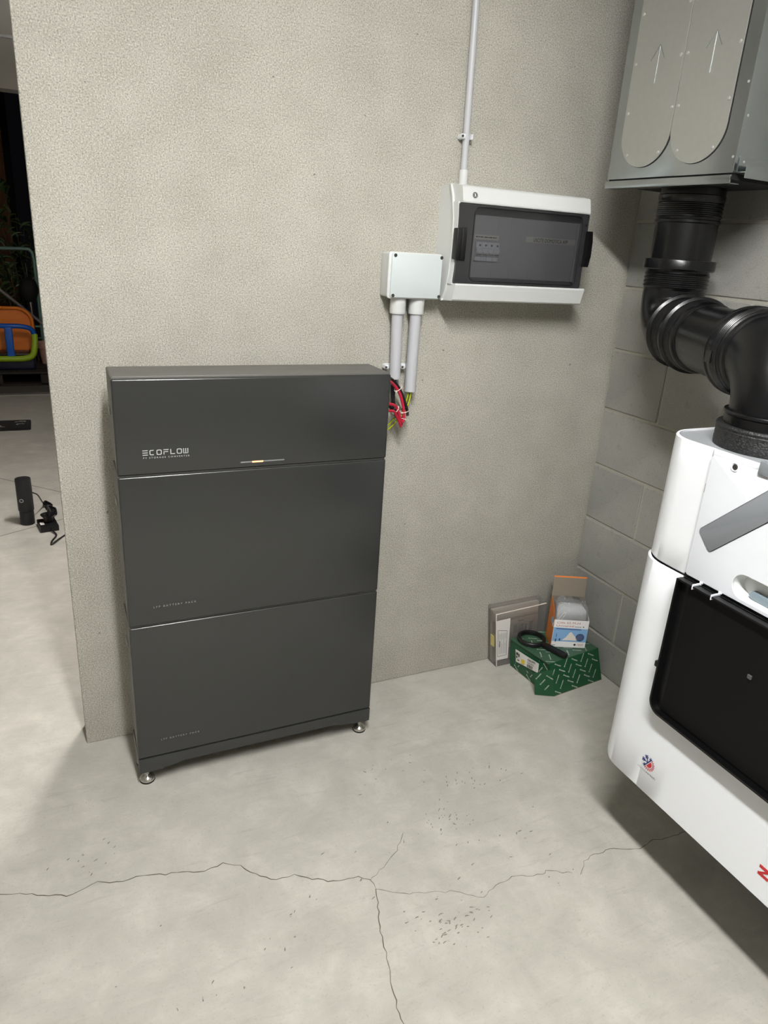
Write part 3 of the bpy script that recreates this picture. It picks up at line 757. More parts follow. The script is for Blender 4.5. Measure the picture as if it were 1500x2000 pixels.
# ------------------------------------------------------------------ galvanised plenum (hangs from the ceiling)
AZ = math.atan2(0.073, 0.997)
t = thing('duct_plenum', 'galvanised sheet metal duct plenum hanging in the corner above the black ducts', 'duct box', (1.345, -0.593, 1.616), AZ)
Lx = lambda x0, x1, y0, y1, z0, z1: ((x0, x1), (y0, y1), (z0 - 1.616, z1 - 1.616))
def lbx(b, *a, bev=0.0): x, y, z = Lx(*a); bx(b, x, y, z, bev)
b = NB(); lbx(b, 0.0, 0.245, 0.0, 0.391, 1.6375, CZ - 0.002, bev=0.0012); obj('casing', b, GALV, t, local=True)
b = NB(); lbx(b, 0.004, 0.241, 0.004, 0.387, 1.624, 1.638); obj('bottom_plate', b, BLACKM, t, local=True)
b = NB(); lbx(b, -0.005, 0.0, 0.0, 0.392, 1.615, 1.6335, bev=0.0008); lbx(b, -0.005, 0.03, 0.0, 0.392, 1.615, 1.6165); obj('bottom_flange', b, GALV, t, local=True, label='pale folded flange along the bottom edge')
def stadium(c, r, z0, z1):
    return [(c + r * math.cos(a), z0 + r + r * math.sin(a)) for a in [PI + PI * k / 24 for k in range(25)]] + [(c + r, z1), (c - r, z1)]
for (c, arrow) in ((0.279, 0.281), (0.1185, 0.118)):
    b = NB(); prism(b, [(-p[0], p[1] - 1.616) for p in stadium(c, 0.0795, 1.663, 2.50)], (-0.0002, 0, 0), (0, -1, 0), Z, 0.0025, 0.0007)
    g = NB(); prism(g, [(-p[0], p[1] - 1.616) for p in stadium(c - 0.0022, 0.0800, 1.6615, 2.50)], (-0.0001, 0, 0), (0, -1, 0), Z, 0.0007); obj('plate_gap_shade', g, BLACKM, t, local=True, smooth=False)  # black sheet set off sideways, painted as the shade beside the plate
    pl = obj('blanking_plate', b, mat('plate_steel', (192, 193, 189), 0.42, 0.85, grain=0.05, gscale=70), t, local=True)
    b = NB(); zz = -1.616
    for (a0, a1) in (((arrow - 0.002, 1.853), (arrow - 0.0025, 1.935)), ((arrow - 0.0025, 1.937), (arrow + 0.020, 1.905)), ((arrow - 0.0025, 1.937), (arrow - 0.022, 1.905))):
        tube(b, [(-0.0027, a0[0], a0[1] + zz), (-0.0027, a1[0], a1[1] + zz)], 0.0011, 6)
    obj('embossed_arrow', b, GALV, pl, local=True)
    for dz in (1.793, 1.904, 2.013, 2.12, 2.23, 2.34):
        for s in (-1, 1):
            b = NB(); lathe(b, [(0.0042, 0), (0.0038, 0.0012), (0.002, 0.0022)], (-0.0027, c + s * 0.0705, dz - 1.616), (-1, 0, 0), 12); obj('screw', b, SCREWG, pl, local=True)
    for s in (-0.052, 0.05):
        b = NB(); lathe(b, [(0.0042, 0), (0.0038, 0.0012), (0.002, 0.0022)], (-0.0027, c + s, 1.694 - 1.616), (-1, 0, 0), 12); obj('screw', b, SCREWG, pl, local=True)
for (yy, zz) in ((0.0075, 1.671), (0.0075, 1.821), (0.0075, 2.0), (0.0075, 2.2)):
    b = NB(); lathe(b, [(0.003, 0), (0.0028, 0.001), (0.0015, 0.0017)], (0, yy, zz - 1.616), (-1, 0, 0), 10); obj('screw', b, SCREWG, t, local=True)
for (xx, zz) in ((0.012, 1.755), (0.012, 1.95), (0.2, 1.80)):
    b = NB(); lathe(b, [(0.003, 0), (0.0028, 0.001), (0.0015, 0.0017)], (xx, 0, zz - 1.616), (0, -1, 0), 10); obj('screw', b, SCREWG, t, local=True)
b = NB(); lbx(b, 0.012, 0.235, -0.003, 0.0, 1.640, 1.672, bev=0.0006); lbx(b, 0.014, 0.235, -0.022, -0.003, 1.6385, 1.641); lbx(b, 0.014, 0.235, -0.024, -0.0215, 1.627, 1.655, bev=0.0006)
obj('mounting_rail', b, GALV, t, local=True)
b = NB(); lathe(b, [(0.003, 0), (0.0028, 0.001), (0.0015, 0.0017)], (0.028, -0.003, 1.662 - 1.616), (0, -1, 0), 10); obj('screw', b, SCREWG, t, local=True)

# ------------------------------------------------------------------ black ducts
P1 = Vector((1.478, -0.360, 0)); P2 = Vector((1.186, -0.960, 0)); HZ = 1.266
hd = (P2 - P1); HL = hd.length; hd = hd.normalized()
def ribs(r, z0, n, pitch, h=0.0022):               # list of (r, z) small ribs
    out = []
    for k in range(n):
        z = z0 + k * pitch; out += [(r, z), (r + h, z + pitch * 0.2), (r + h, z + pitch * 0.5), (r, z + pitch * 0.7)]
    return out
r = 0.0795
t = thing('duct_pipe', 'upright black ribbed duct pipe dropping from the galvanised plenum', 'duct', (P1.x, P1.y, 1.42))
Pt = Vector((1.479, -0.352, 0))
prof = [(r, 0.0280), (r, 0.118), (r + 0.004, 0.120), (r + 0.004, 0.126), (r + 0.001, 0.128)] + ribs(r + 0.002, 0.134, 4, 0.0095) + [(r + 0.003, 0.174), (r + 0.005, 0.178), (r + 0.005, 0.186), (r + 0.003, 0.188), (r + 0.003, 0.205)]
b = NB(); lathe(b, prof, (P1.x, P1.y, 1.418), (0.0, 0.0, 1), 56); obj('pipe', b, DUCT, t, angle=30)
def elbow(name, label, start, d0, d1, R, r, pre, post, mark):
    """straight sleeve 'pre' long along d0, quarter bend of radius R into d1, straight 'post'"""
    d0 = Vector(d0).normalized(); d1 = Vector(d1).normalized(); s = Vector(start)
    t = thing(name, label, 'duct', tuple(s))
    a = s + d0 * pre; c = a + d1 * R
    path = [a + (c - a) * 0 + d0 * R * math.sin(q) + d1 * R * (1 - math.cos(q)) for q in [PI / 2 * k / 18 for k in range(19)]]
    e = path[-1]
    full = [s + d0 * pre * k / 3 for k in range(3)] + path + [e + d1 * post * k / 3 for k in range(1, 4)]
    b = NB(); tube(b, full, r, 56); obj('bend', b, DUCT, t, angle=40)
    return t, s, e, d0, d1
# upper elbow: from the upright pipe into the slanting run
t, s, e, d0, d1 = elbow('duct_elbow', 'upper black duct elbow turning from the upright pipe, with raised collar', (P1.x, P1.y, 1.436), (0, 0, -1), hd, 0.085, 0.0815, 0.085, 0.025, None)
b = NB(); lathe(b, [(0.0795, 0.0), (0.0925, 0.0), (0.0935, 0.002), (0.0935, 0.024), (0.091, 0.027), (0.0815, 0.028)], (P1.x, P1.y, 1.445), (0, 0, -1), 56); col = obj('collar', b, DUCT, t, angle=30)
b = NB(); lathe(b, [(0.0815, 0)] + ribs(0.0830, 0.004, 4, 0.010, 0.002) + [(0.0815, 0.047)], (P1.x, P1.y, 1.413), (0, 0, -1), 56); obj('ribbed_sleeve', b, DUCT, t, angle=30)
b = NB(); bx(b, (0, 0.014), (-0.0015, 0.0015), (0, 0.006), 0.001, 1)
# slanting straight run with two rubber-lipped collars
A = Vector((P1.x, P1.y, HZ)) + hd * 0.090; Bq = Vector((P2.x, P2.y, HZ)) - hd * 0.1695
t = thing('duct_pipe', 'slanting black duct pipe between the two elbows, with ringed collars', 'duct', tuple(A))
L = (Bq - A).length
b = NB(); lathe(b, [(0.0795, 0.023), (0.0795, L)], A, hd, 56); obj('pipe', b, DUCT, t)
def collar(z, w, big=0.0955):
    b = NB(); lathe(b, [(0.080, z), (big - 0.002, z), (big, z + 0.002), (big, z + 0.007), (0.0885, z + 0.010)] + ribs(0.0865, z + 0.014, max(2, int((w - 0.03) / 0.0085)), 0.0085, 0.0016) + [(0.0865, z + w - 0.012), (0.084, z + w - 0.004), (0.080, z + w)], A, hd, 56); return b
obj('collar', collar(0.023, 0.085), DUCT, t, angle=28); obj('collar', collar(0.120, 0.075), DUCT, t, angle=28)
# lower elbow down into the unit
st = Vector((P2.x, P2.y, HZ)) - hd * 0.168
t, s, e, d0, d1 = elbow('duct_elbow', 'lower black duct elbow turning down into the white ventilation unit', tuple(st), hd, (0, 0, -1), 0.096, 0.0830, 0.072, 0.04, None)
b = NB(); lathe(b, [(0.0795, 0.0), (0.0945, 0.0), (0.0965, 0.002), (0.0965, 0.010), (0.094, 0.013), (0.0935, 0.03)] + ribs(0.0915, 0.032, 4, 0.0075, 0.002) + [(0.0915, 0.064), (0.088, 0.067), (0.0865, 0.078), (0.083, 0.082)], st, hd, 56); obj('socket', b, DUCT, t, angle=28)
b = NB(); lathe(b, [(0.0830, 0.0), (0.0905, 0.0), (0.0915, 0.002), (0.0915, 0.006), (0.0885, 0.009), (0.0875, 0.05)], (P2.x, P2.y, 1.168), (0, 0, -1), 56); obj('spigot', b, DUCT, t, angle=28)
pv = d0.cross(d1)
b = NB(); bb = NB(); bx(bb, (0.0, 0.030), (-0.013, 0.013), (-0.001, 0.0025), 0.001, 1)
side = hd.cross(Vector((0, 0, 1))).normalized(); side = -side if side.x > 0 else side
F = frame(st + hd * 0.014 + side * 0.0925 - Vector((0, 0, 0.012)), hd, (0, 0, 1)); 
if F.col[2].to_3d().dot(side) < 0: F = frame(st + hd * 0.014 + side * 0.0925 - Vector((0, 0, 0.012)), hd, (0, 0, -1))
merge(b, bb, F); obj('maker_pad', b, DUCT, t)
t = tag(obj('foam_collar', lathe(NB(), [(0.0882, 0.045), (0.098, 0.045), (0.1005, 0.041), (0.0985, 0.036), (0.0995, 0.034), (0.0985, 0.027), (0.0992, 0.025), (0.0985, 0.016), (0.0992, 0.014), (0.0985, 0.0), (0.0882, 0.0)], (P2.x, P2.y, 1.0962), seg=56, close=True), FOAM, angle=28), 'speckled dark foam collar around the duct on top of the ventilation unit', 'gasket')
# ------------------------------------------------------------------ ventilation unit on the block wall
yl, yr, xf = -0.800, -1.545, 1.052
zb0, zsm, ztp = 0.272, 0.820, 1.099
t = thing('ventilation_unit', 'large white rounded ventilation unit on the block wall, black tray on front', 'ventilation unit', (1.33, -1.17, 0.272))
def plan(ins, rad=0.080):
    a, c, f = yl - ins, yr + ins, xf + ins
    pts = [(1.60, a)] + [(1.60 + (f + rad - 1.60) * k / 3, a) for k in (1, 2)]
    pts += [(f + rad + rad * math.cos(q), a - rad + rad * math.sin(q)) for q in [PI / 2 + PI / 2 * k / 22 for k in range(23)]]
    pts += [(f, y) for y in sorted([a - rad - (a - c - 2 * rad) * k / 16 for k in range(1, 16)] + [-0.949, -1.39], reverse=True)]
    pts += [(f + rad + rad * math.cos(q), c + rad + rad * math.sin(q)) for q in [PI + PI / 2 * k / 22 for k in range(23)]]
    pts += [(1.60 + (f + rad - 1.60) * k / 3, c) for k in (2, 1)] + [(1.60, c)]
    return pts
def shell(bm, ins, z0, z1, rc=0.0, keep=None, lip_top=True, lip_bot=True, th=0.006):
    P = plan(ins); Q = plan(ins + th)
    def zb(p):
        if rc <= 0: return z0
        d = min(yl - p[1], p[1] - yr); d = max(0.0, d)
        return z0 + (rc - math.sqrt(max(0, rc * rc - (rc - d) ** 2)) if d < rc else 0)
    n = len(P); e = 0.002
    rows = []
    for p, q in zip(P, Q):
        w = Vector((q[0] - p[0], q[1] - p[1], 0)).normalized() if (q[0] - p[0]) or (q[1] - p[1]) else Vector((1, 0, 0))
        zz = zb(p)
        col = [(p[0] + w.x * th, p[1] + w.y * th, zz + 0.012), (p[0] + w.x * th, p[1] + w.y * th, zz + 0.001), (p[0] + w.x * e, p[1] + w.y * e, zz), (p[0], p[1], zz + e)]
        col += [(p[0], p[1], zz + (z1 - zz) * k / 5) for k in (1, 2, 3, 4)]
        col += [(p[0], p[1], z1 - e), (p[0] + w.x * e, p[1] + w.y * e, z1), (p[0] + w.x * th, p[1] + w.y * th, z1), (p[0] + w.x * th, p[1] + w.y * th, z1 - 0.012)]
        rows.append(col)
    V = [[bm.verts.new(c) for c in col] for col in rows]
    for i in range(n - 1):
        if keep and not keep((P[i][1] + P[i + 1][1]) / 2, (P[i][0] + P[i + 1][0]) / 2): continue
        for k in range(len(V[0]) - 1): bm.faces.new((V[i][k], V[i + 1][k], V[i + 1][k + 1], V[i][k + 1]))
    for v in [v for v in bm.verts if not v.link_faces]: bm.verts.remove(v)
    return bm
b = NB(); bx(b, (1.075, XR - 0.001), (yr + 0.085, yl - 0.085), (zb0 + 0.006, ztp - 0.012)); bx(b, (1.145, XR - 0.001), (yr + 0.006, yl - 0.006), (zb0 + 0.07, ztp - 0.012)); obj('body', b, TOPG, t)
low = obj('lower_shell', shell(NB(), 0.0, zb0, zsm, 0.060), WHITE, t, angle=40)
obj('upper_shell', shell(NB(), 0.004, zsm + 0.004, ztp, keep=lambda y, x: y > -0.949), WHITE, t, angle=40)
obj('upper_shell', shell(NB(), 0.004, zsm + 0.004, ztp, keep=lambda y, x: y < -1.39), WHITE, t, angle=40)
b = NB(); Pp = plan(0.010)
b.faces.new([b.verts.new((p[0], p[1], ztp - 0.004)) for p in Pp]); obj('top_plate', b, TOPG, t, smooth=False)
# front door panel with grip recess
b = NB(); prism(b, rrect(0.9560, 1.3865, 0.832, 1.0885, 0.004), (xf - 0.002, 0, 0), (0, -1, 0), Z, 0.0035, 0.0012)
dp = obj('door_panel', b, WHITE2, t)
b = NB(); bx(b, (xf + 0.004, xf + 0.010), (-1.3935, -0.9460), (1.080, ztp), 0.002, 2); obj('top_rim', b, WHITE, t)
recess = rrect(1.066, 1.255, 0.8385, 0.889, 0.025, 8)
c = NB(); prism(c, recess, (xf + 0.004, 0, 0), (0, -1, 0), Z, 0.02); bmesh.ops.recalc_face_normals(c, faces=c.faces[:]); cut(dp, c)
b = NB(); F = [(p[0], p[1]) for p in recess]; n = len(F)
fr = [b.verts.new((xf - 0.0015, -p[0], p[1])) for p in F]; bk = [b.verts.new((xf + 0.022, -(1.16 + (p[0] - 1.16) * 0.94), 0.862 + (p[1] - 0.862) * 0.8)) for p in F]
for k in range(n): b.faces.new((fr[k], fr[(k + 1) % n], bk[(k + 1) % n], bk[k]))
b.faces.new(bk); obj('grip_recess', b, LGREY, dp)
b = NB(); prism(b, rrect(1.095, 1.245, 0.842, 0.858, 0.007), (xf + 0.020, 0, 0), (0, -1, 0), Z, 0.010, 0.002); obj('grip_insert', b, mat('blue_grey_insert', (128, 142, 150), 0.3), dp)
b = NB(); bx(b, (xf - 0.001, xf + 0.012), (-1.38, -0.950), (0.8255, 0.831)); obj('door_gap_shade', b, BLACKM, t, smooth=False)  # matte black strip painted as shade in the gap below the door
b = NB(); bx(b, (xf + 0.0045, xf + 0.009), (-0.958, -0.947), (0.831, 1.081)); obj('door_groove_shade', b, BARG, t, smooth=False)  # grey strip standing in for the shade inside the door seam
b = NB(); bx(b, (xf - 0.0035, xf + 0.002), (-0.9555, -0.9535), (1.010, 1.029)); obj('door_catch', b, DARKS, t, smooth=False)
b = NB(); lathe(b, [(0.0085, 0.0), (0.0092, 0.0012), (0.0078, 0.002), (0.0062, 0.0006), (0.0062, -0.001)], (xf - 0.0052, -1.011, 1.0805), (-1, 0, 0), 24); sc = obj('screw_socket', b, WHITE2, dp)
b = NB(); lathe(b, [(0.0056, 0), (0.005, 0.0012), (0.0025, 0.0012), (0.0025, 0.0004)], (xf - 0.0055, -1.011, 1.0805), (-1, 0, 0), 18); obj('screw_head', b, DARKS, sc)
# slate trim bar at 45 degrees, on a thin black backing
def bar45(g):
    P = rrect(-g, 0.206 + g, -0.0495 - g, g, 0.0065 + g, 6); q = math.sqrt(0.5)
    return [(0.9655 + (x - y) * q, 0.9345 + (x + y) * q) for x, y in P]
b = NB(); prism(b, bar45(0.0012), (xf - 0.0055, 0, 0), (0, -1, 0), Z, 0.001); tb = obj('trim_backing', b, BLACKP, dp, smooth=False)
b = NB(); prism(b, bar45(0.0), (xf - 0.0065, 0, 0), (0, -1, 0), Z, 0.0015, 0.0004); obj('trim_bar', b, BARG, dp, label='slate grey diagonal trim bar')
b = NB(); bx(b, (xf - 0.010, xf + 0.004), (-1.094, -1.0625), (1.083, 1.108), 0.0015, 2); obj('top_tab', b, BARG, t)
# black tray (open cover) hanging on the front
to = rrect(0.957, 1.50, 0.503, 0.8262, (0.030, 0.030, 0.002, 0.002), 8)
b = NB(); prism(b, to, (xf - 0.010, 0, 0), (0, -1, 0), Z, 0.003); tr = obj('black_tray', b, BLACKG, t, label='glossy black open tray on the front')
b = NB(); ti = rrect(0.9615, 1.4955, 0.508, 0.8225, (0.026, 0.026, 0.002, 0.002), 8); n = len(to)
ring4 = []
for P, xx in ((to, xf - 0.009), (to, xf - 0.029), (ti, xf - 0.029), (ti, xf - 0.012)): ring4.append([b.verts.new((xx, -p[0], p[1])) for p in P])
for A_, B_ in zip(ring4, ring4[1:]):
    for k in range(n): b.faces.new((A_[k], A_[(k + 1) % n], B_[(k + 1) % n], B_[k]))
obj('tray_rim', b, BLACKG, tr)
b = NB(); bx(b, (xf - 0.0145, xf - 0.0125), (-1.4955, -0.9795), (0.512, 0.8225), 0.001, 1); obj('tray_floor', b, mat('tray_floor_black', (8, 7, 7), 0.6, spec=0.2), tr)
for yy in (-0.999, -1.046):
    b = NB(); bx(b, (xf - 0.0305, xf - 0.004), (yy - 0.0012, yy + 0.0012), (0.8185, 0.8305), 0.001, 1); bx(b, (xf - 0.008, xf - 0.002), (yy - 0.0035, yy + 0.0035), (0.8280, 0.8330), 0.001, 1); obj('hinge_tab', b, WHITE2, t)
b = NB(); bx(b, (xf - 0.027, xf - 0.012), (-0.958, -0.9475), (0.607, 0.621), 0.002, 2); obj('tray_clip', b, BLACKP, tr)
b = NB(); bx(b, (xf - 0.0185, xf - 0.0145), (-1.163, -1.1535), (0.704, 0.713), 0.001, 1); obj('tray_stud', b, mat('stud_grey', (72, 72, 74), 0.4), tr)
# printed marks on the lower shell
ux = Vector((0, -1, 0)); xo = xf - 0.0006
def yz(bm, poly): flat(bm, poly, (xo, 0, 0), ux, Z)
LC = Vector((0.9705, 0.3525)); LR = 0.0185; an = math.radians(58); dl = Vector((math.cos(an), math.sin(an))); pl_ = Vector((-dl.y, dl.x))   # pl_ points to the snowflake side
b = NB()
def stroke(bm, p, q, w):
    p = Vector(p); q = Vector(q); d = (q - p).normalized(); nn = Vector((-d.y, d.x)) * w / 2
    yz(bm, [tuple(p + nn), tuple(p - nn), tuple(q - nn), tuple(q + nn)])
stroke(b, LC - dl * LR * 0.95 + pl_ * 0.0012, LC + dl * LR * 0.95 + pl_ * 0.0012, 0.0026)
for a, k in ((0, 1), (60, 1), (120, 1), (180, 1)):
    q = math.radians(a); d = dl * math.cos(q) + pl_ * math.sin(q); o_ = LC + pl_ * 0.0012
    if a not in (0, 180): stroke(b, o_, o_ + d * LR * 0.95, 0.0024)
    for s in (-1, 1):
        if a == 0 and s < 0 or a == 180 and s > 0: continue
        qq = q + s * math.radians(48); d2 = dl * math.cos(qq) + pl_ * math.sin(qq)
        for base_ in (0.48, 0.70): stroke(b, o_ + d * LR * base_, o_ + d * LR * base_ + d2 * LR * 0.33, 0.0022)
obj('logo_snowflake', b, LOGOB, t, smooth=False)
b = NB()
half = [tuple(LC - pl_ * 0.0018 + (dl * math.cos(q) - pl_ * math.sin(q)) * LR * 0.50) for q in [PI * k / 20 for k in range(21)]]; yz(b, half)
for k in range(11):
    q = PI * (k + 0.3) / 10.6; d = dl * math.cos(q) - pl_ * math.sin(q); stroke(b, LC - pl_ * 0.0012 + d * LR * 0.63, LC - pl_ * 0.0012 + d * LR * 0.97, 0.0022 if k not in (0,) else 0.0018)
obj('logo_sun', b, LOGOR, t, smooth=False)
b = NB(); text(b, 'clima', (xo, -0.9435, 0.3252), ux, Z, 0.0056, 0.0245); obj('lettering', b, INKL, t, smooth=False)
b = NB(); text(b, 'switch', (xo, -0.9690, 0.3252), ux, Z, 0.0056, 0.0290, bold=0.01); text(b, 'o', (xo, -0.9990, 0.3295), ux, Z, 0.0022); obj('lettering', b, INKG, t, smooth=False)
b = NB()
yz(b, [(1.2722, 0.3415), (1.2722, 0.3488), (1.2955, 0.3488), (1.2955, 0.3415)]); yz(b, [(1.2722, 0.3248), (1.2955, 0.3248), (1.2955, 0.3318), (1.2722, 0.3318)])
flat(b, [(1.2722, 0.3300), (1.2815, 0.3318), (1.2955, 0.3432), (1.2862, 0.3415)], (xo - 0.0002, 0, 0), ux, Z)
obj('lettering', b, LOGOR, t, smooth=False, label='red letter Z')

# ------------------------------------------------------------------ things in the corner
# green printed carton lying on the floor
t = thing('cardboard_box', 'dark green printed cardboard box on the floor in the corner, flaps open', 'box', (1.345, -0.262, 0), 0.035)
BL, BD, BH = 0.245, 0.198, 0.121                      # local: x along the front, y to the back
top_ = [(-0.026, BD - 0.004, BH), (0.0, 0.004, BH), (0.240, 0.0225, BH), (0.228, BD, BH)]
b = NB(); f4 = [(0.024, -0.022, 0.0), (0.258, -0.004, 0.0), (0.240, 0.0225, BH), (0.0, 0.004, BH)]
def quad(bm, pts, th=0.0016):
    vs = [bm.verts.new(p) for p in pts]; bm.faces.new(vs); return bm
def solid(bm, pts, th, d):
    d = Vector(d); a = [bm.verts.new(p) for p in pts]; c = [bm.verts.new(Vector(p) + d * th) for p in pts]; n = len(pts)
    bm.faces.new(a); bm.faces.new(c[::-1])
    for i in range(n): bm.faces.new((a[i], c[i], c[(i + 1) % n], a[(i + 1) % n]))
    return bm
obj('front_panel', solid(NB(), f4, 0.002, (0, 1, 0.2)), GREEN, t, local=True, smooth=False)
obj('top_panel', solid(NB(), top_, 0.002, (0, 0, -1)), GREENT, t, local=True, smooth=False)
side_l = [(-0.008, BD, 0.0), (-0.012, 0.03, 0.0), (-0.006, 0.03, 0.055), (-0.022, BD, BH - 0.004)]
obj('left_panel', solid(NB(), [(-0.004, BD, 0.0), (0.004, 0.0, 0.0), (0.010, 0.0, BH - 0.006), (-0.018, BD, BH - 0.004)], 0.002, (1, 0, 0)), GREEN, t, local=True, smooth=False)
obj('right_panel', solid(NB(), [(0.258, -0.004, 0.0), (0.262, BD, 0.0), (0.228, BD, BH - 0.002), (0.240, 0.0225, BH - 0.002)], 0.002, (-1, 0, 0)), GREEN, t, local=True, smooth=False)
obj('back_panel', solid(NB(), [(-0.004, BD, 0.0), (0.262, BD, 0.0), (0.228, BD, BH - 0.002), (-0.018, BD, BH - 0.003)], 0.002, (0, -1, 0)), GREEN, t, local=True, smooth=False)
obj('bottom_panel', solid(NB(), [(-0.004, BD, 0.0), (0.004, 0.0, 0.0), (0.024, -0.022, 0.0), (0.258, -0.004, 0.0), (0.262, BD, 0.0)], 0.0015, (0, 0, 1)), KRAFT, t, local=True, smooth=False)
flp = [(0.024, -0.022, 0.001), (-0.001, -0.018, 0.112), (-0.052, 0.012, 0.092), (-0.036, 0.008, 0.004)]
obj('end_flap', solid(NB(), flp, 0.002, (0.1, 1, 0)), GREEN, t, local=True, smooth=False, label='green end flap folded out at the left')
# label sheet in the open end
lb = [(-0.0135, 0.170, 0.088), (-0.0125, 0.160, 0.042), (-0.006, 0.045, 0.062), (-0.008, 0.045, 0.100)]
lo_ = obj('label_sheet', solid(NB(), lb, 0.001, (1, 0, 0)), PAPER, t, local=True, smooth=False, label='white label sheet in the open end')
def face_frame(pts):                                   # origin lower-left, u along bottom, v up
    o = Vector(pts[0]); u = (Vector(pts[1]) - o); v = (Vector(pts[-1]) - o); return o, u.normalized(), v
def inpoly(p, P):
    r_ = False
    for i in range(len(P)):
        a, c = P[i], P[i - 1]
        if (a[1] > p[1]) != (c[1] > p[1]) and p[0] < (c[0] - a[0]) * (p[1] - a[1]) / (c[1] - a[1]) + a[0]: r_ = not r_
    return r_
def pattern(parent, pts, u, off, size=0.031):
    """rows of a ringed C and the maker's word, alternately leaning, printed over a face"""
    o = Vector(pts[0]); u = Vector(u).normalized(); nrm = (Vector(pts[1]) - o).cross(Vector(pts[2]) - o).normalized()
    if nrm.dot(Vector(off)) < 0: nrm = -nrm
    u = (u - nrm * u.dot(nrm)).normalized(); v = nrm.cross(u).normalized(); P2d = [((Vector(p) - o).dot(u), (Vector(p) - o).dot(v)) for p in pts]
    b = NB(); x0 = min(p[0] for p in P2d); x1 = max(p[0] for p in P2d); y0 = min(p[1] for p in P2d); y1 = max(p[1] for p in P2d)
    base_ = o + nrm * 0.0006; step = size * 1.30; r = 0; yy = y0 - step
    while yy < y1 + step:
        k = 0; xx = x0 - step + (r % 4) * step * 0.5
        while xx < x1 + step:
            a = math.radians(62) if (k + r) % 2 == 0 else math.radians(-28)
            ca, sa = math.cos(a), math.sin(a); du = u * ca + v * sa; dv = -u * sa + v * ca
            L = size; c0 = (xx - ca * L / 2, yy - sa * L / 2); c1 = (xx + ca * L / 2, yy + sa * L / 2)
            if inpoly(c0, P2d) and inpoly(c1, P2d):
                og = base_ + u * c0[0] + v * c0[1]
                ce = og + du * 0.0021 + dv * 0.0016
                A_ = circ(0, 0, 0.0024, 12); B_ = circ(0, 0, 0.0016, 12)
                for q in range(12): flat(b, [A_[q], A_[(q + 1) % 12], B_[(q + 1) % 12], B_[q]], ce, du, dv)
                flat(b, circ(0, 0, 0.0008, 6), ce, du, dv)
                text(b, 'CALEFFI', og + du * 0.0056, du, dv, 0.0034, size - 0.0056, bold=0.02)
            xx += step * 1.0; k += 1
        yy += step * 0.62; r += 1
    obj('lettering', b, PRINTW, parent, local=True, smooth=False, kind=None)
pattern(t, f4, (1, 0.05, 0), (0, -1, 0.2)); pattern(t, top_, (1, 0, 0), (0, 0, 1)); pattern(t, flp, (0.84, -0.5, -0.05), (-0.3, -1, 0), 0.028)
pattern(t, [(-0.006, BD, 0.002), (0.0, 0.0, 0.002), (0.006, 0.0, BH - 0.01), (-0.020, BD, BH - 0.008)], (0.03, -1, 0), (-1, 0, 0), 0.027)
b = NB(); o = Vector(lb[1]); u = (Vector(lb[2]) - o).normalized(); v = Vector((0, 0, 1)); nn = Vector((-0.0035, 0, 0))
text(b, 'CALEFFI', o + nn + u * 0.062 + v * 0.030, u, v, 0.0068, 0.040, bold=0.02); text(b, '545305', o + nn + u * 0.062 + v * 0.019, u, v, 0.0058, 0.034)
for k in range(9): flat(b, [(0.064 + k * 0.0035, 0.0045), (0.0655 + k * 0.0035 + 0.001 * (k % 2), 0.0045), (0.0655 + k * 0.0035 + 0.001 * (k % 2), 0.015), (0.064 + k * 0.0035, 0.015)], o + nn, u, v)
for (p, q) in (((0.006, 0.030), (0.016, 0.040)), ((0.018, 0.026), (0.024, 0.038)), ((0.006, 0.018), (0.012, 0.026)), ((0.012, 0.010), (0.022, 0.014))): flat(b, [p, (q[0], p[1]), q, (p[0], q[1])], o + nn, u, v)
obj('lettering', b, INK, lo_, local=True, smooth=False)
b = NB(); flat(b, [(0.034, 0.006), (0.052, 0.009), (0.052, 0.024), (0.034, 0.022)], o + nn, u, v); obj('warning_patch', b, YEL, lo_, local=True, smooth=False)

# white carton of powder with a clear bag bulging out
ang = math.atan2(-0.052, 0.113)
t = thing('carton', 'open white, blue and orange carton of water treatment powder on the green box', 'carton', (1.4205, -0.165, 0.1225), ang)
CW, CD, CH, CF = 0.124, 0.082, 0.165, 0.110
obj('front_panel', solid(NB(), [(0, 0, 0), (CW, 0, 0), (CW, 0, CF), (0.0, 0, CF)], 0.0012, (0, 1, 0)), CARDW, t, local=True, smooth=False)
obj('left_panel', solid(NB(), [(0, 0, 0), (0, 0, CF * 0.86), (0, 0.012, CF * 0.86), (0, 0.016, CF * 1.05), (0, 0.024, CH * 0.86), (0, CD, CH), (0, CD, 0)], 0.0012, (1, 0, 0)), ORANGE, t, local=True, smooth=False, label='orange printed left side')
obj('right_panel', solid(NB(), [(CW, 0, 0), (CW, 0, CF), (CW, CD, CH * 0.9), (CW, CD, 0)], 0.0012, (-1, 0, 0)), CARDW, t, local=True, smooth=False)
obj('back_panel', solid(NB(), [(0, CD, 0), (CW, CD, 0), (CW, CD, CH), (0, CD, CH)], 0.0012, (0, -1, 0)), KRAFTG, t, local=True, smooth=False)
obj('bottom_panel', solid(NB(), [(0, 0, 0.0002), (CW, 0, 0.0002), (CW, CD, 0.0002), (0, CD, 0.0002)], 0.001, (0, 0, 1)), KRAFTG, t, local=True, smooth=False)
fl = obj('top_flap', solid(NB(), [(0.0, CD, CH), (CW * 0.97, CD, CH), (CW, CD + 0.022, CH + 0.062), (0.006, CD + 0.022, CH + 0.062)], 0.0012, (0, 1, -0.3)), KRAFTG, t, local=True, smooth=False, label='grey-brown raised top flap')
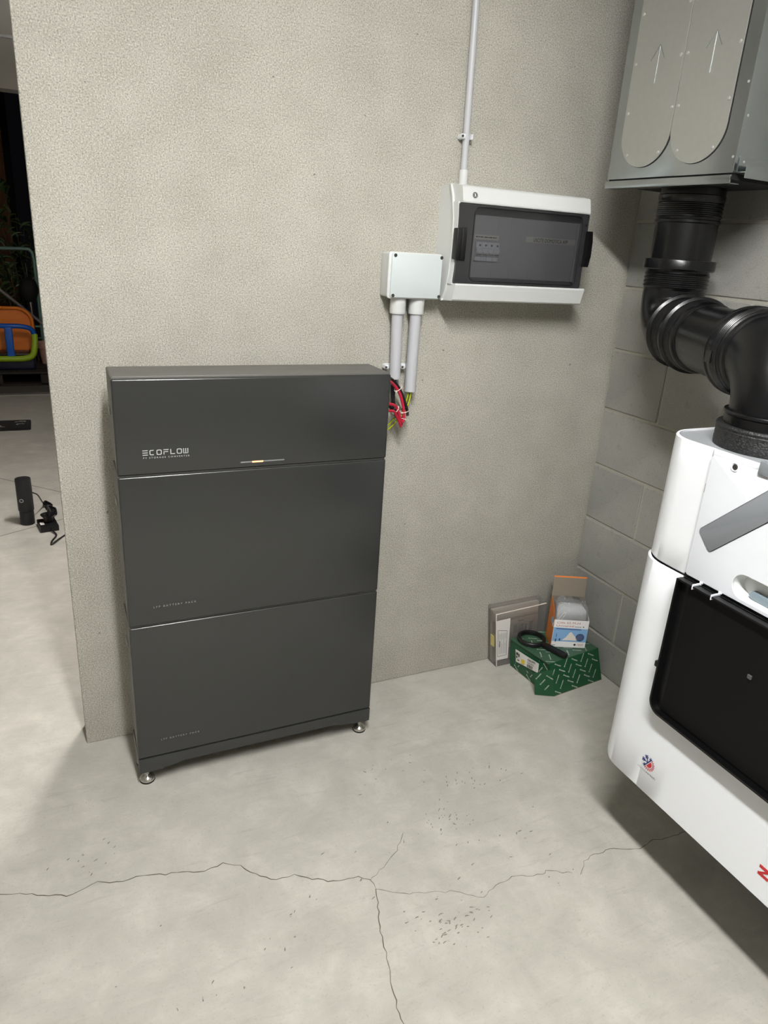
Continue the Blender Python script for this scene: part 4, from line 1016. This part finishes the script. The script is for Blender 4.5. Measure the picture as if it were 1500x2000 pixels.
obj('flap_edge', solid(NB(), [(0.006, CD + 0.0215, CH + 0.0625), (CW, CD + 0.0215, CH + 0.0625), (CW + 0.001, CD + 0.026, CH + 0.0665), (0.004, CD + 0.026, CH + 0.0665)], 0.0012, (0, 1, -0.5)), ORANGE, fl, local=True, smooth=False)
q_ = -0.0004; dx_ = X; dz_ = Z
def cf(b, poly, k=0): return flat(b, poly, (0, q_ - 0.0003 * k, 0), X, Z)
b = NB(); cf(b, [(0.002, 0.024), (CW - 0.0005, 0.024), (CW - 0.0005, 0.0775), (0.002, 0.080)]); obj('blue_band', b, BLUEP, t, local=True, smooth=False)
b = NB(); cf(b, [(0.036, 0.029), (0.088, 0.030), (0.094, 0.034), (0.078, 0.050), (0.066, 0.064), (0.060, 0.060), (0.050, 0.042)], 1); obj('powder_picture', b, mat('powder_cream', (220, 214, 202), 0.6), t, local=True, smooth=False)
b = NB(); cf(b, circ(0.100, 0.043, 0.0155, 24), 1); cf(b, [(0.012, 0.022), (0.017, 0.022), (0.017, 0.034), (0.012, 0.034)], 1); cf(b, [(0.014, 0.040), (0.016, 0.040), (0.016, 0.055), (0.014, 0.055)], 1); cf(b, [(0.026, 0.026), (0.031, 0.026), (0.031, 0.036), (0.026, 0.036)], 1); cf(b, [(0.010, 0.0735), (0.100, 0.0725), (0.100, 0.0755), (0.010, 0.0765)], 1); obj('dark_print', b, BLUED, t, local=True, smooth=False)
b = NB()
for k in range(5): text(b, 'oooooo'[:4 + k % 2], (0.090, q_ - 0.0007, 0.034 + k * 0.0042), X, Z, 0.0022, 0.019)
obj('print_rows', b, INKL, t, local=True, smooth=False)
b = NB(); text(b, 'Cillit 55 M-H', (0.010, q_ - 0.0003, 0.0955), X, Z, 0.0082, 0.083); text(b, 'Universal', (0.010, q_ - 0.0003, 0.0835), X, Z, 0.0078, 0.062); text(b, 'CILLIT', (0.094, q_ - 0.0003, 0.0105), X, Z, 0.0062, 0.022, bold=0.01); obj('lettering', b, REDT, t, local=True, smooth=False)
b = NB(); cf(b, [(0.080, 0.0125), (0.0855, 0.0075), (0.091, 0.0125), (0.0855, 0.0175)]); 
for k in range(3): cf(b, [(0.076 + k * 0.008, 0.0838), (0.0825 + k * 0.008, 0.0838), (0.0825 + k * 0.008, 0.0858), (0.076 + k * 0.008, 0.0858)])
cf(b, circ(0.1065, 0.0855, 0.0022, 12)); cf(b, [(0.004, 0.0075), (0.016, 0.0075), (0.016, 0.009), (0.004, 0.009)])
obj('emblem', b, INK, t, local=True, smooth=False)
b = NB(); flat(b, [(0.001, 0.078), (0.018, 0.078), (0.018, 0.094), (0.001, 0.094)], (-0.0006, 0, 0), (0, 1, 0), Z); obj('white_band', b, CARDW, t, local=True, smooth=False)
b = NB(); flat(b, circ(0.024, 0.095, 0.013, 24), (-0.0010, 0, 0), (0, 1, 0), Z); obj('blue_disc', b, BLUEP, t, local=True, smooth=False)
# the bag, a thing of its own standing in the carton
cb = Matrix.Translation((1.4205, -0.165, 0.1225)) @ Matrix.Rotation(ang, 4, 'Z')
b = NB()
rows = [(0.002, 0.0), (0.03, 0.0), (0.075, 0.0), (0.110, -0.001), (0.130, -0.001), (0.147, 0.002), (0.158, 0.008), (0.165, 0.017), (0.168, 0.030)]
rg = []
rnd = random.Random(3)
for (z, ins) in rows:
    P = rrect(0.004 + ins, CW - 0.004 - ins * 0.7, 0.004 + ins * 0.9, CD - 0.004 - ins * 0.15, 0.012, 5); ring_ = []
    # subdivide outline
    Q = []
    for a, c in zip(P, P[1:] + P[:1]):
        m_ = max(1, int(math.dist(a, c) / 0.008)); Q += [(a[0] + (c[0] - a[0]) * k / m_, a[1] + (c[1] - a[1]) * k / m_) for k in range(m_)]
    rg.append(Q)
N = max(len(q) for q in rg)
def resamp(Q, N):
    return [Q[int(k * len(Q) / N)] for k in range(N)]
V = []
for (z, ins), Q in zip(rows, rg):
    Q = resamp(Q, N); j = 0.0022 if z > 0.10 else 0.0006
    V.append([b.verts.new(cb @ Vector((p[0] + rnd.uniform(-j, j) * 0.6, p[1] + rnd.uniform(-j, j) * 0.6, z + rnd.uniform(-j, j)))) for p in Q])
for A_, B_ in zip(V, V[1:]):
    for k in range(N): b.faces.new((A_[k], A_[(k + 1) % N], B_[(k + 1) % N], B_[k]))
b.faces.new(V[-1]); b.faces.new(V[0][::-1])
tg = thing('plastic_bag', 'crumpled clear plastic bag bulging out of the open carton', 'bag', tuple(cb @ Vector((CW / 2, CD / 2, 0.002))))
obj('film', b, BAGM, tg, angle=60)
b = NB(); rnd = random.Random(5); rows2 = [(0.003, 0.008), (0.110, 0.007), (0.134, 0.009), (0.146, 0.017), (0.150, 0.028)]; VV = []
for z, ins in rows2: VV.append([b.verts.new(cb @ Vector((p[0], p[1], z + rnd.uniform(-0.003, 0.003)))) for p in rrect(0.001 + ins, CW - 0.001 - ins, 0.001 + ins, CD - 0.001 - ins, 0.012, 6)])
for A_, B_ in zip(VV, VV[1:]):
    for k in range(len(A_)): b.faces.new((A_[k], A_[(k + 1) % len(A_)], B_[(k + 1) % len(A_)], B_[k]))
b.faces.new(VV[-1]); b.faces.new(VV[0][::-1]); obj('powder', b, mat('white_granules', (216, 218, 220), 0.8, grain=0.1, gscale=300, bump=0.8, bscale=500), tg)
b = NB(); tube(b, smooth_path([cb @ Vector(p) for p in ((0.014, 0.002, 0.112), (0.020, 0.0015, 0.122), (0.028, 0.002, 0.135), (0.033, 0.003, 0.139), (0.036, 0.002, 0.134), (0.031, 0.001, 0.122), (0.024, 0.001, 0.112))], 5), 0.0009, 6); obj('string', b, PAPER, tg)

# filter wrench on the green box
wz = 0.1245
t = thing('filter_wrench', 'black plastic ring filter wrench lying on top of the green box', 'wrench', (1.378, -0.109, wz))
C0 = Vector((1.378, -0.109, wz)); b = NB()
lathe(b, [(0.041, 0.0), (0.050, 0.0), (0.0515, 0.002), (0.0515, 0.012), (0.050, 0.014), (0.041, 0.014), (0.040, 0.012), (0.040, 0.002)], C0, seg=48, close=True); obj('ring', b, BLACKP, t)
hdw = (Vector((1.424, -0.248, 0)) - Vector((C0.x, C0.y, 0))).normalized(); hn = Vector((-hdw.y, hdw.x, 0)); b = NB()
prism(b, [(0.047, -0.010), (0.056, -0.0095), (0.070, -0.0105), (0.138, -0.0125), (0.147, -0.010), (0.149, 0), (0.147, 0.010), (0.138, 0.0125), (0.070, 0.0105), (0.056, 0.0095), (0.047, 0.010)], C0, hdw, hn, 0.014, 0.002)
hdl = obj('handle', b, BLACKP, t)
b = NB()
for s in (-0.005, 0.005): prism(b, rrect(0.072, 0.138, s - 0.0016, s + 0.0016, 0.0014, 3), C0 + Vector((0, 0, 0.0138)), hdw, hn, 0.0016, 0.0005)
obj('grip_ridge', b, BLACKP, hdl)

# clear pouch of papers leaning on the plastered wall
t = thing('document_pouch', 'clear plastic pouch of manuals leaning on the plastered wall behind the green box', 'pouch', (1.37, -0.03, 0))
def pq(x0, x1, z0, z1, y0, y1, sk=0.13):               # slab skewed left as it rises
    vs = []
    for y in (y0, y1): vs.append([(x0 - sk * z0, y, z0 + 0.0), (x1 - sk * z0, y, z0), (x1 - sk * z1 * 0.6, y, z1 + 0.004), (x0 - sk * z1, y, z1)])
    b = NB(); A_ = [b.verts.new(p) for p in vs[0]]; B_ = [b.verts.new(p) for p in vs[1]]
    b.faces.new(A_); b.faces.new(B_[::-1])
    for k in range(4): b.faces.new((A_[k], B_[k], B_[(k + 1) % 4], A_[(k + 1) % 4]))
    return b
obj('manual', pq(1.283, 1.478, 0.003, 0.222, -0.018, -0.006), MANUAL, t, smooth=False)
obj('manual', pq(1.282, 1.466, 0.003, 0.170, -0.028, -0.019), mat('manual_cover', (186, 174, 164), 0.7), t, smooth=False)
ps = obj('printed_sheet', pq(1.345, 1.468, 0.060, 0.176, -0.034, -0.0325), PAPER2, t, smooth=False)
b = NB(); F = lambda pts, y: [b.verts.new((p[0], y, p[1])) for p in pts]
b.faces.new(F([(1.350, 0.118), (1.366, 0.118), (1.364, 0.152), (1.348, 0.151)], -0.0346)); b.faces.new(F([(1.370, 0.112), (1.386, 0.112), (1.384, 0.150), (1.368, 0.150)], -0.0346)); obj('print_block', b, OLIVE, ps, smooth=False)
b = NB()
for (x0, x1, z0, z1) in ((1.392, 1.406, 0.125, 0.152), (1.412, 1.420, 0.118, 0.150), (1.430, 1.446, 0.118, 0.156), (1.375, 1.402, 0.166, 0.169), (1.346, 1.452, 0.1575, 0.1583)): b.faces.new(F([(x0 - 0.01, z0), (x1 - 0.01, z0), (x1 - 0.013, z1), (x0 - 0.013, z1)], -0.0347))
obj('print_block', b, INKG, ps, smooth=False)
ws = obj('white_sheet', pq(1.277, 1.328, 0.030, 0.196, -0.0570, -0.0558, 0.14), PAPER, t, smooth=False)
b = NB(); pq_ = lambda x, z: (x - 0.14 * z, z)
fr_ = [pq_(1.283, 0.045), pq_(1.322, 0.047), pq_(1.324, 0.150), pq_(1.285, 0.158)]
for k in range(4):
    p, q = Vector(fr_[k]), Vector(fr_[(k + 1) % 4]); d = (q - p).normalized() * 0.0009; nn = Vector((-d.y, d.x)); b.faces.new(F([p + nn, p - nn, q - nn, q + nn], -0.0575))
for k in range(8):
    xx = 1.289 + k * 0.0042
    for (za, zb) in ((0.055, 0.10 + 0.01 * (k % 3)), (0.112 + 0.005 * (k % 2), 0.142)):
        p, q = pq_(xx, za), pq_(xx, zb); b.faces.new(F([(p[0], p[1]), (p[0] + 0.0010, p[1]), (q[0] + 0.0010, q[1]), (q[0], q[1])], -0.0575))
p, q = pq_(1.290, 0.085), pq_(1.290, 0.112); b.faces.new(F([(p[0], p[1]), (p[0] + 0.003, p[1]), (q[0] + 0.003, q[1]), (q[0], q[1])], -0.0577))
obj('print_lines', b, INKG, ws, smooth=False)
obj('yellow_note', pq(1.2755, 1.277, 0.080, 0.125, -0.044, -0.022, 0.14), mat('note_yellow', (206, 190, 120), 0.7), t, smooth=False)
obj('clear_sleeve', pq(1.276, 1.484, 0.0015, 0.238, -0.0545, -0.003), POUCH, t, smooth=False)
b = NB(); e0 = [(1.276 - 0.13 * 0.224, -0.0555, 0.224), (1.40, -0.0555, 0.231), (1.466, -0.0555, 0.2345)]
tube(b, e0, 0.0022, 6); tube(b, [(1.279, -0.0555, 0.004), (1.262, -0.0555, 0.12), (1.2475, -0.0555, 0.224)], 0.0022, 6); obj('welded_seam', b, MANUAL, t)

# ------------------------------------------------------------------ things on the floor beyond the wall end
t = thing('portable_speaker', 'black cylindrical speaker standing on the concrete floor beyond the wall end', 'speaker', (-0.292, 1.876, 0))
b = NB(); lathe(b, [(0.030, 0.0), (0.0335, 0.003), (0.0335, 0.070), (0.0325, 0.072), (0.0365, 0.076), (0.0365, 0.236), (0.0355, 0.241), (0.032, 0.242), (0.031, 0.2405)], (-0.292, 1.876, 0), seg=36); obj('body', b, mat('speaker_black', (24, 24, 26), 0.5), t)
b = NB(); tube(b, [(-0.3075 + 0.0082 * math.cos(a), 1.8405 - 0.0015 * math.cos(a), 0.135 + 0.0082 * math.sin(a)) for a in [2 * PI * k / 24 for k in range(24)]], 0.0011, 6, closed=True); obj('button_ring', b, SILV, t)
t = thing('power_adapter', 'flat black power adapter block lying on the floor near the speaker', 'adapter', (-0.20, 1.785, 0))
R_ = Matrix.Translation((-0.2, 1.79, 0)) @ Matrix.Rotation(0.15, 4, 'Z')
b = NB(); bx(b, (-0.042, 0.042), (-0.062, 0.062), (0.0, 0.030), 0.004, 2, R=R_); obj('block', b, BLACKP, t)
b = NB(); bx(b, (-0.036, -0.018), (-0.030, 0.008), (0.0296, 0.0304), R=R_); obj('sticker', b, PAPER, t, smooth=False)
t = thing('plug', 'black flared plug standing on the power adapter', 'plug', (-0.195, 1.80, 0.03))
b = NB(); lathe(b, [(0.020, 0.0), (0.021, 0.012), (0.024, 0.022), (0.034, 0.034), (0.036, 0.038), (0.030, 0.037), (0.015, 0.026)], (-0.195, 1.80, 0.0302), seg=24); obj('plug_body', b, BLACKP, t)
b = NB(); cyl(b, (-0.195, 1.80, 0.05), (-0.195, 1.80, 0.078), 0.006, 12); obj('pin', b, BLACKP, t)
def ground_cable(name, label, pts, r):
    return cable(name, label, pts, r, BLKW, 'black leads on the floor')
ground_cable('speaker_lead', 'black lead from the speaker to the coiled hank', [(-0.255, 1.885, 0.16), (-0.235, 1.93, 0.13), (-0.222, 2.03, 0.06), (-0.214, 2.12, 0.012), (-0.205, 2.15, 0.012)], 0.0032)
t = thing('coiled_lead', 'hank of coiled black lead lying on the floor behind the adapter', 'cable', (-0.195, 2.05, 0), 0, 'black leads on the floor')
for k in range(5):
    b = NB(); a0 = Vector((-0.215 + 0.004 * k, 2.17 - 0.01 * k, 0.006 + 0.006 * (k % 3))); a1 = Vector((-0.168 + 0.004 * (k % 3), 1.93 + 0.012 * k, 0.006 + 0.006 * ((k + 1) % 3))); d = (a1 - a0); nn = Vector((-d.y, d.x, 0)).normalized() * (0.014 + 0.004 * (k % 2)); m_ = (a0 + a1) / 2
    tube(b, smooth_path([a0, a0 * 0.75 + a1 * 0.25 + nn, m_ + nn * 0.4, a0 * 0.25 + a1 * 0.75 + nn, a1, a0 * 0.25 + a1 * 0.75 - nn, m_ - nn * 0.4, a0 * 0.75 + a1 * 0.25 - nn, a0], 6), 0.0033, 8); obj('loop', b, BLKW, t)
b = NB(); tube(b, [(-0.192 + 0.016 * math.cos(a), 2.05 + 0.004 * math.cos(a), 0.013 + 0.012 * math.sin(a)) for a in [2 * PI * k / 16 for k in range(16)]], 0.0025, 6, closed=True); obj('wrap', b, BLKW, t)
ground_cable('adapter_lead', 'black lead rising from the coiled hank to the flared plug', [(-0.175, 1.94, 0.012), (-0.184, 1.90, 0.05), (-0.193, 1.83, 0.10), (-0.195, 1.803, 0.09), (-0.195, 1.80, 0.077)], 0.003)
ground_cable('adapter_lead', 'black lead from the adapter curling on the floor towards the wall end', [(-0.185, 1.725, 0.012), (-0.165, 1.67, 0.004), (-0.185, 1.60, 0.004), (-0.19, 1.555, 0.004), (-0.172, 1.575, 0.008), (-0.150, 1.62, 0.004), (-0.10, 1.70, 0.004)], 0.0042)
t = thing('door_mat', 'small black mat with pale scrolling motif on the far floor', 'mat', (-0.62, 3.93, 0))
b = NB(); prism(b, rrect(-0.95, -0.285, 3.80, 4.06, 0.02, 3), (0, 0, 0), X, Y, 0.018, 0.004); obj('base', b, MATB, t)
rnd = random.Random(11); b = NB()
for k in range(26):
    cx_, cy_ = rnd.uniform(-0.90, -0.35), rnd.uniform(3.85, 4.01); a = rnd.uniform(0, 6.3)
    pts = [(cx_ + rr_ * math.cos(a + q), cy_ + rr_ * 0.7 * math.sin(a + q)) for q, rr_ in [(s * 0.45, 0.035 - s * 0.003) for s in range(9)]]
    ribbon(b, pts, 0.012, 0.0185)
obj('motif', b, MATW, t, smooth=False, kind='stuff')

# ------------------------------------------------------------------ outside the opening
t = thing('wooden_pallet', 'low dark wooden pallet outside the opening, toys standing on it', 'pallet', (-0.4, 6.0, 0))
for k in range(7):
    b = NB(); bx(b, (-1.3, 0.6), (5.50 + k * 0.135, 5.50 + k * 0.135 + 0.115), (0.105, 0.125), 0.003, 1); obj('plank', b, SOILW, t)
for xx in (-1.2, -0.62, -0.20, 0.45):
    for yy in (5.52, 5.90, 6.30):
        b = NB(); bx(b, (xx, xx + 0.10), (yy, yy + 0.09), (0.0, 0.105), 0.003, 1); obj('block', b, SOILW, t)
for yy in (5.52, 6.33):
    b = NB(); bx(b, (-1.3, 0.6), (yy, yy + 0.08), (-0.01, 0.012)); obj('runner', b, SOILW, t)
t = thing('toddler_seat', 'orange toddler seat with lime frame and blue guard bar on the pallet', 'toy', (-0.43, 5.72, 0.125))
b = NB(); sec = rrect(-0.64, -0.225, 0.255, 0.672, (0.05, 0.05, 0.13, 0.13), 8)
A_ = [b.verts.new((p[0], 5.80 - 0.05 * (1 - ((p[0] + 0.43) / 0.21) ** 2) * -1, p[1])) for p in sec]; B_ = [b.verts.new((p[0] * 0.97 - 0.013, 5.835 - 0.05 * (1 - ((p[0] + 0.43) / 0.21) ** 2) * -1, p[1])) for p in sec]
b.faces.new(A_); b.faces.new(B_[::-1]); n = len(sec)
for k in range(n): b.faces.new((A_[k], B_[k], B_[(k + 1) % n], A_[(k + 1) % n]))
obj('backrest', b, TOYO, t)
b = NB(); tube(b, [(p[0], 5.79, p[1]) for p in sec], 0.014, 10, closed=True); obj('backrest_rim', b, TOYO, t)
b = NB(); bx(b, (-0.61, -0.245), (5.57, 5.80), (0.262, 0.285), 0.01, 2); obj('seat', b, BLACKP, t)
b = NB(); tube(b, smooth_path([(-0.645, 5.60, 0.47), (-0.64, 5.565, 0.36), (-0.61, 5.555, 0.27), (-0.54, 5.55, 0.243), (-0.43, 5.55, 0.240), (-0.32, 5.55, 0.243), (-0.25, 5.555, 0.27), (-0.222, 5.565, 0.36), (-0.215, 5.60, 0.455)], 6), 0.027, 14); obj('frame', b, TOYG, t, label='lime green looped frame')
b = NB(); tube(b, smooth_path([(-0.645, 5.60, 0.455), (-0.62, 5.585, 0.505), (-0.55, 5.57, 0.53), (-0.43, 5.56, 0.535), (-0.31, 5.57, 0.53), (-0.24, 5.585, 0.505), (-0.215, 5.60, 0.447)], 6), 0.022, 12); bx(b, (-0.460, -0.395), (5.54, 5.572), (0.245, 0.53), 0.012, 3); obj('guard_bar', b, TOYB, t, label='blue guard bar with centre post')
b = NB(); bx(b, (-0.63, -0.232), (5.60, 5.90), (0.1255, 0.262), 0.02, 3); obj('base', b, TOYN, t)
t = thing('plant_pot', 'pale terracotta pot on the pallet beside the orange toy seat', 'pot', (-0.095, 6.0, 0.1255))
b = NB(); lathe(b, [(0.085, 0.0), (0.105, 0.15), (0.118, 0.152), (0.122, 0.205), (0.112, 0.205), (0.104, 0.17), (0.10, 0.16)], (-0.095, 6.0, 0.1255), seg=32); obj('pot', b, POTM, t)
b = NB(); lathe(b, [(0.104, 0.165), (0.02, 0.172)], (-0.095, 6.0, 0.1255), seg=24); obj('soil', b, SOILW, t)
t = thing('broom', 'slanting grey broom handle with yellow end crossing behind the toy seat', 'broom', (-0.05, 5.95, 0.125))
v0, v1 = Vector((-0.478, 5.95, 0.825)), Vector((-0.08, 6.02, 0.45))
dd = (v1 - v0).normalized()
b = NB(); cyl(b, v0, v1 + dd * 0.42, 0.0155, 14); obj('handle', b, mat('grey_handle', (128, 122, 120), 0.4, 0.3), t)
b = NB(); cyl(b, v0 - dd * 0.12, v0, 0.020, 14); obj('end_grip', b, YELP, t)
ve = v1 + dd * 0.42
b = NB(); bx(b, (ve.x - 0.04, ve.x + 0.28), (ve.y - 0.03, ve.y + 0.03), (0.126, 0.20), 0.01, 2); obj('brush_head', b, BLACKP, t)
t = thing('garden_lamp', 'black globe on a thin silver pole rising behind the orange toy seat', 'lamp', (-0.205, 6.12, 0.125))
b = NB(); cyl(b, (-0.205, 6.12, 0.1255), (-0.228, 6.12, 0.72), 0.0105, 12); obj('pole', b, STEEL, t)
b = NB(); cyl(b, (-0.228, 6.12, 0.88), (-0.232, 6.12, 1.06), 0.009, 10); obj('stem', b, BLACKP, t)
b = NB(); lathe(b, [(0.02, 0.0), (0.06, 0.03), (0.085, 0.09), (0.088, 0.13), (0.07, 0.19), (0.03, 0.225), (0.01, 0.232)], (-0.228, 6.12, 0.70), seg=28); obj('globe', b, BLACKM, t)
t = thing('garden_rail', 'pale green tubular rail in front of the dark bush', 'rail', (-0.5, 6.3, 0))
b = NB(); tube(b, smooth_path([(-1.15, 6.50, -0.01), (-1.15, 6.50, 0.9), (-1.14, 6.50, 1.12), (-1.06, 6.50, 1.17), (-0.7, 6.50, 1.168), (-0.25, 6.50, 1.178), (-0.185, 6.50, 1.165), (-0.160, 6.50, 1.10), (-0.155, 6.50, 0.9), (-0.15, 6.50, -0.01)], 6), 0.016, 10); obj('top_tube', b, RAILG, t)
b = NB(); cyl(b, (-1.15, 6.50, 0.42), (-0.152, 6.50, 0.42), 0.011, 10); cyl(b, (-1.15, 6.50, 0.30), (-0.152, 6.50, 0.30), 0.011, 10); obj('cross_tube', b, RAILG, t)
# bush: each larger leaf a piece of its own
t = thing('leafy_bush', 'dark leafy evergreen bush outside behind the pale green rail', 'bush', (-0.42, 6.95, -0.01))
lf = bpy.data.meshes.new('leaf'); b = NB()
L_, W_ = 0.11, 0.022; mid = [b.verts.new((L_ * k / 4, 0, 0.012 * math.sin(PI * k / 4) - 0.012 * (k / 4) ** 2)) for k in range(5)]
for s in (-1, 1):
    ed = [b.verts.new((L_ * k / 4, s * W_ * (0, 0.85, 1.0, 0.6, 0)[k], 0.010 + 0.012 * math.sin(PI * k / 4) - 0.012 * (k / 4) ** 2)) if 0 < k < 4 else mid[k] for k in range(5)]
    for k in range(4):
        vs = []
        for q in (mid[k], ed[k], ed[k + 1], mid[k + 1]):
            if q not in vs: vs.append(q)
        b.faces.new(vs)
b.to_mesh(lf); b.free(); lf.materials.append(LEAF); lf.shade_smooth()
rnd = random.Random(21); o0 = wm(t).inverted()
stems = []
for k in range(13):
    x0 = rnd.uniform(-0.62, -0.22); y0 = rnd.uniform(6.75, 7.15); top = Vector((x0 + rnd.uniform(-0.28, 0.16), y0 + rnd.uniform(-0.2, 0.15), rnd.uniform(1.15, 1.62)))
    if k == 0: top = Vector((-0.36, 6.75, 1.70)); x0 = -0.40; y0 = 6.85
    pts = [Vector((x0 * 0.6 - 0.17, y0, -0.01)), Vector((x0, y0, 0.6)), (Vector((x0, y0, 0.6)) + top) / 2 + Vector((rnd.uniform(-.05, .05), rnd.uniform(-.05, .05), 0)), top]
    b = NB(); sp = smooth_path(pts, 6); tube(b, sp, lambda q: 0.010 * (1 - 0.75 * q) + 0.001, 6); obj('stem', b, STEMM, t); stems.append(sp)
for k in range(250):
    sp = stems[0] if k < 26 else stems[rnd.randrange(len(stems))]; q = sp[min(len(sp) - 1, int(len(sp) * (0.30 + 0.70 * rnd.random() ** 0.8)))]
    if k < 6: q = sp[-1]
    o = bpy.data.objects.new('leaf', lf); COL.objects.link(o); o.parent = t
    o.location = o0 @ (q + Vector((rnd.uniform(-.03, .03), rnd.uniform(-.03, .03), rnd.uniform(-.03, .03))))
    o.rotation_euler = (rnd.uniform(-0.6, 0.6), rnd.uniform(-0.9, 0.35) if k > 5 else rnd.uniform(-1.3, -0.7), rnd.uniform(0, 2 * PI)); s = rnd.uniform(0.75, 1.35); o.scale = (s, s, s)
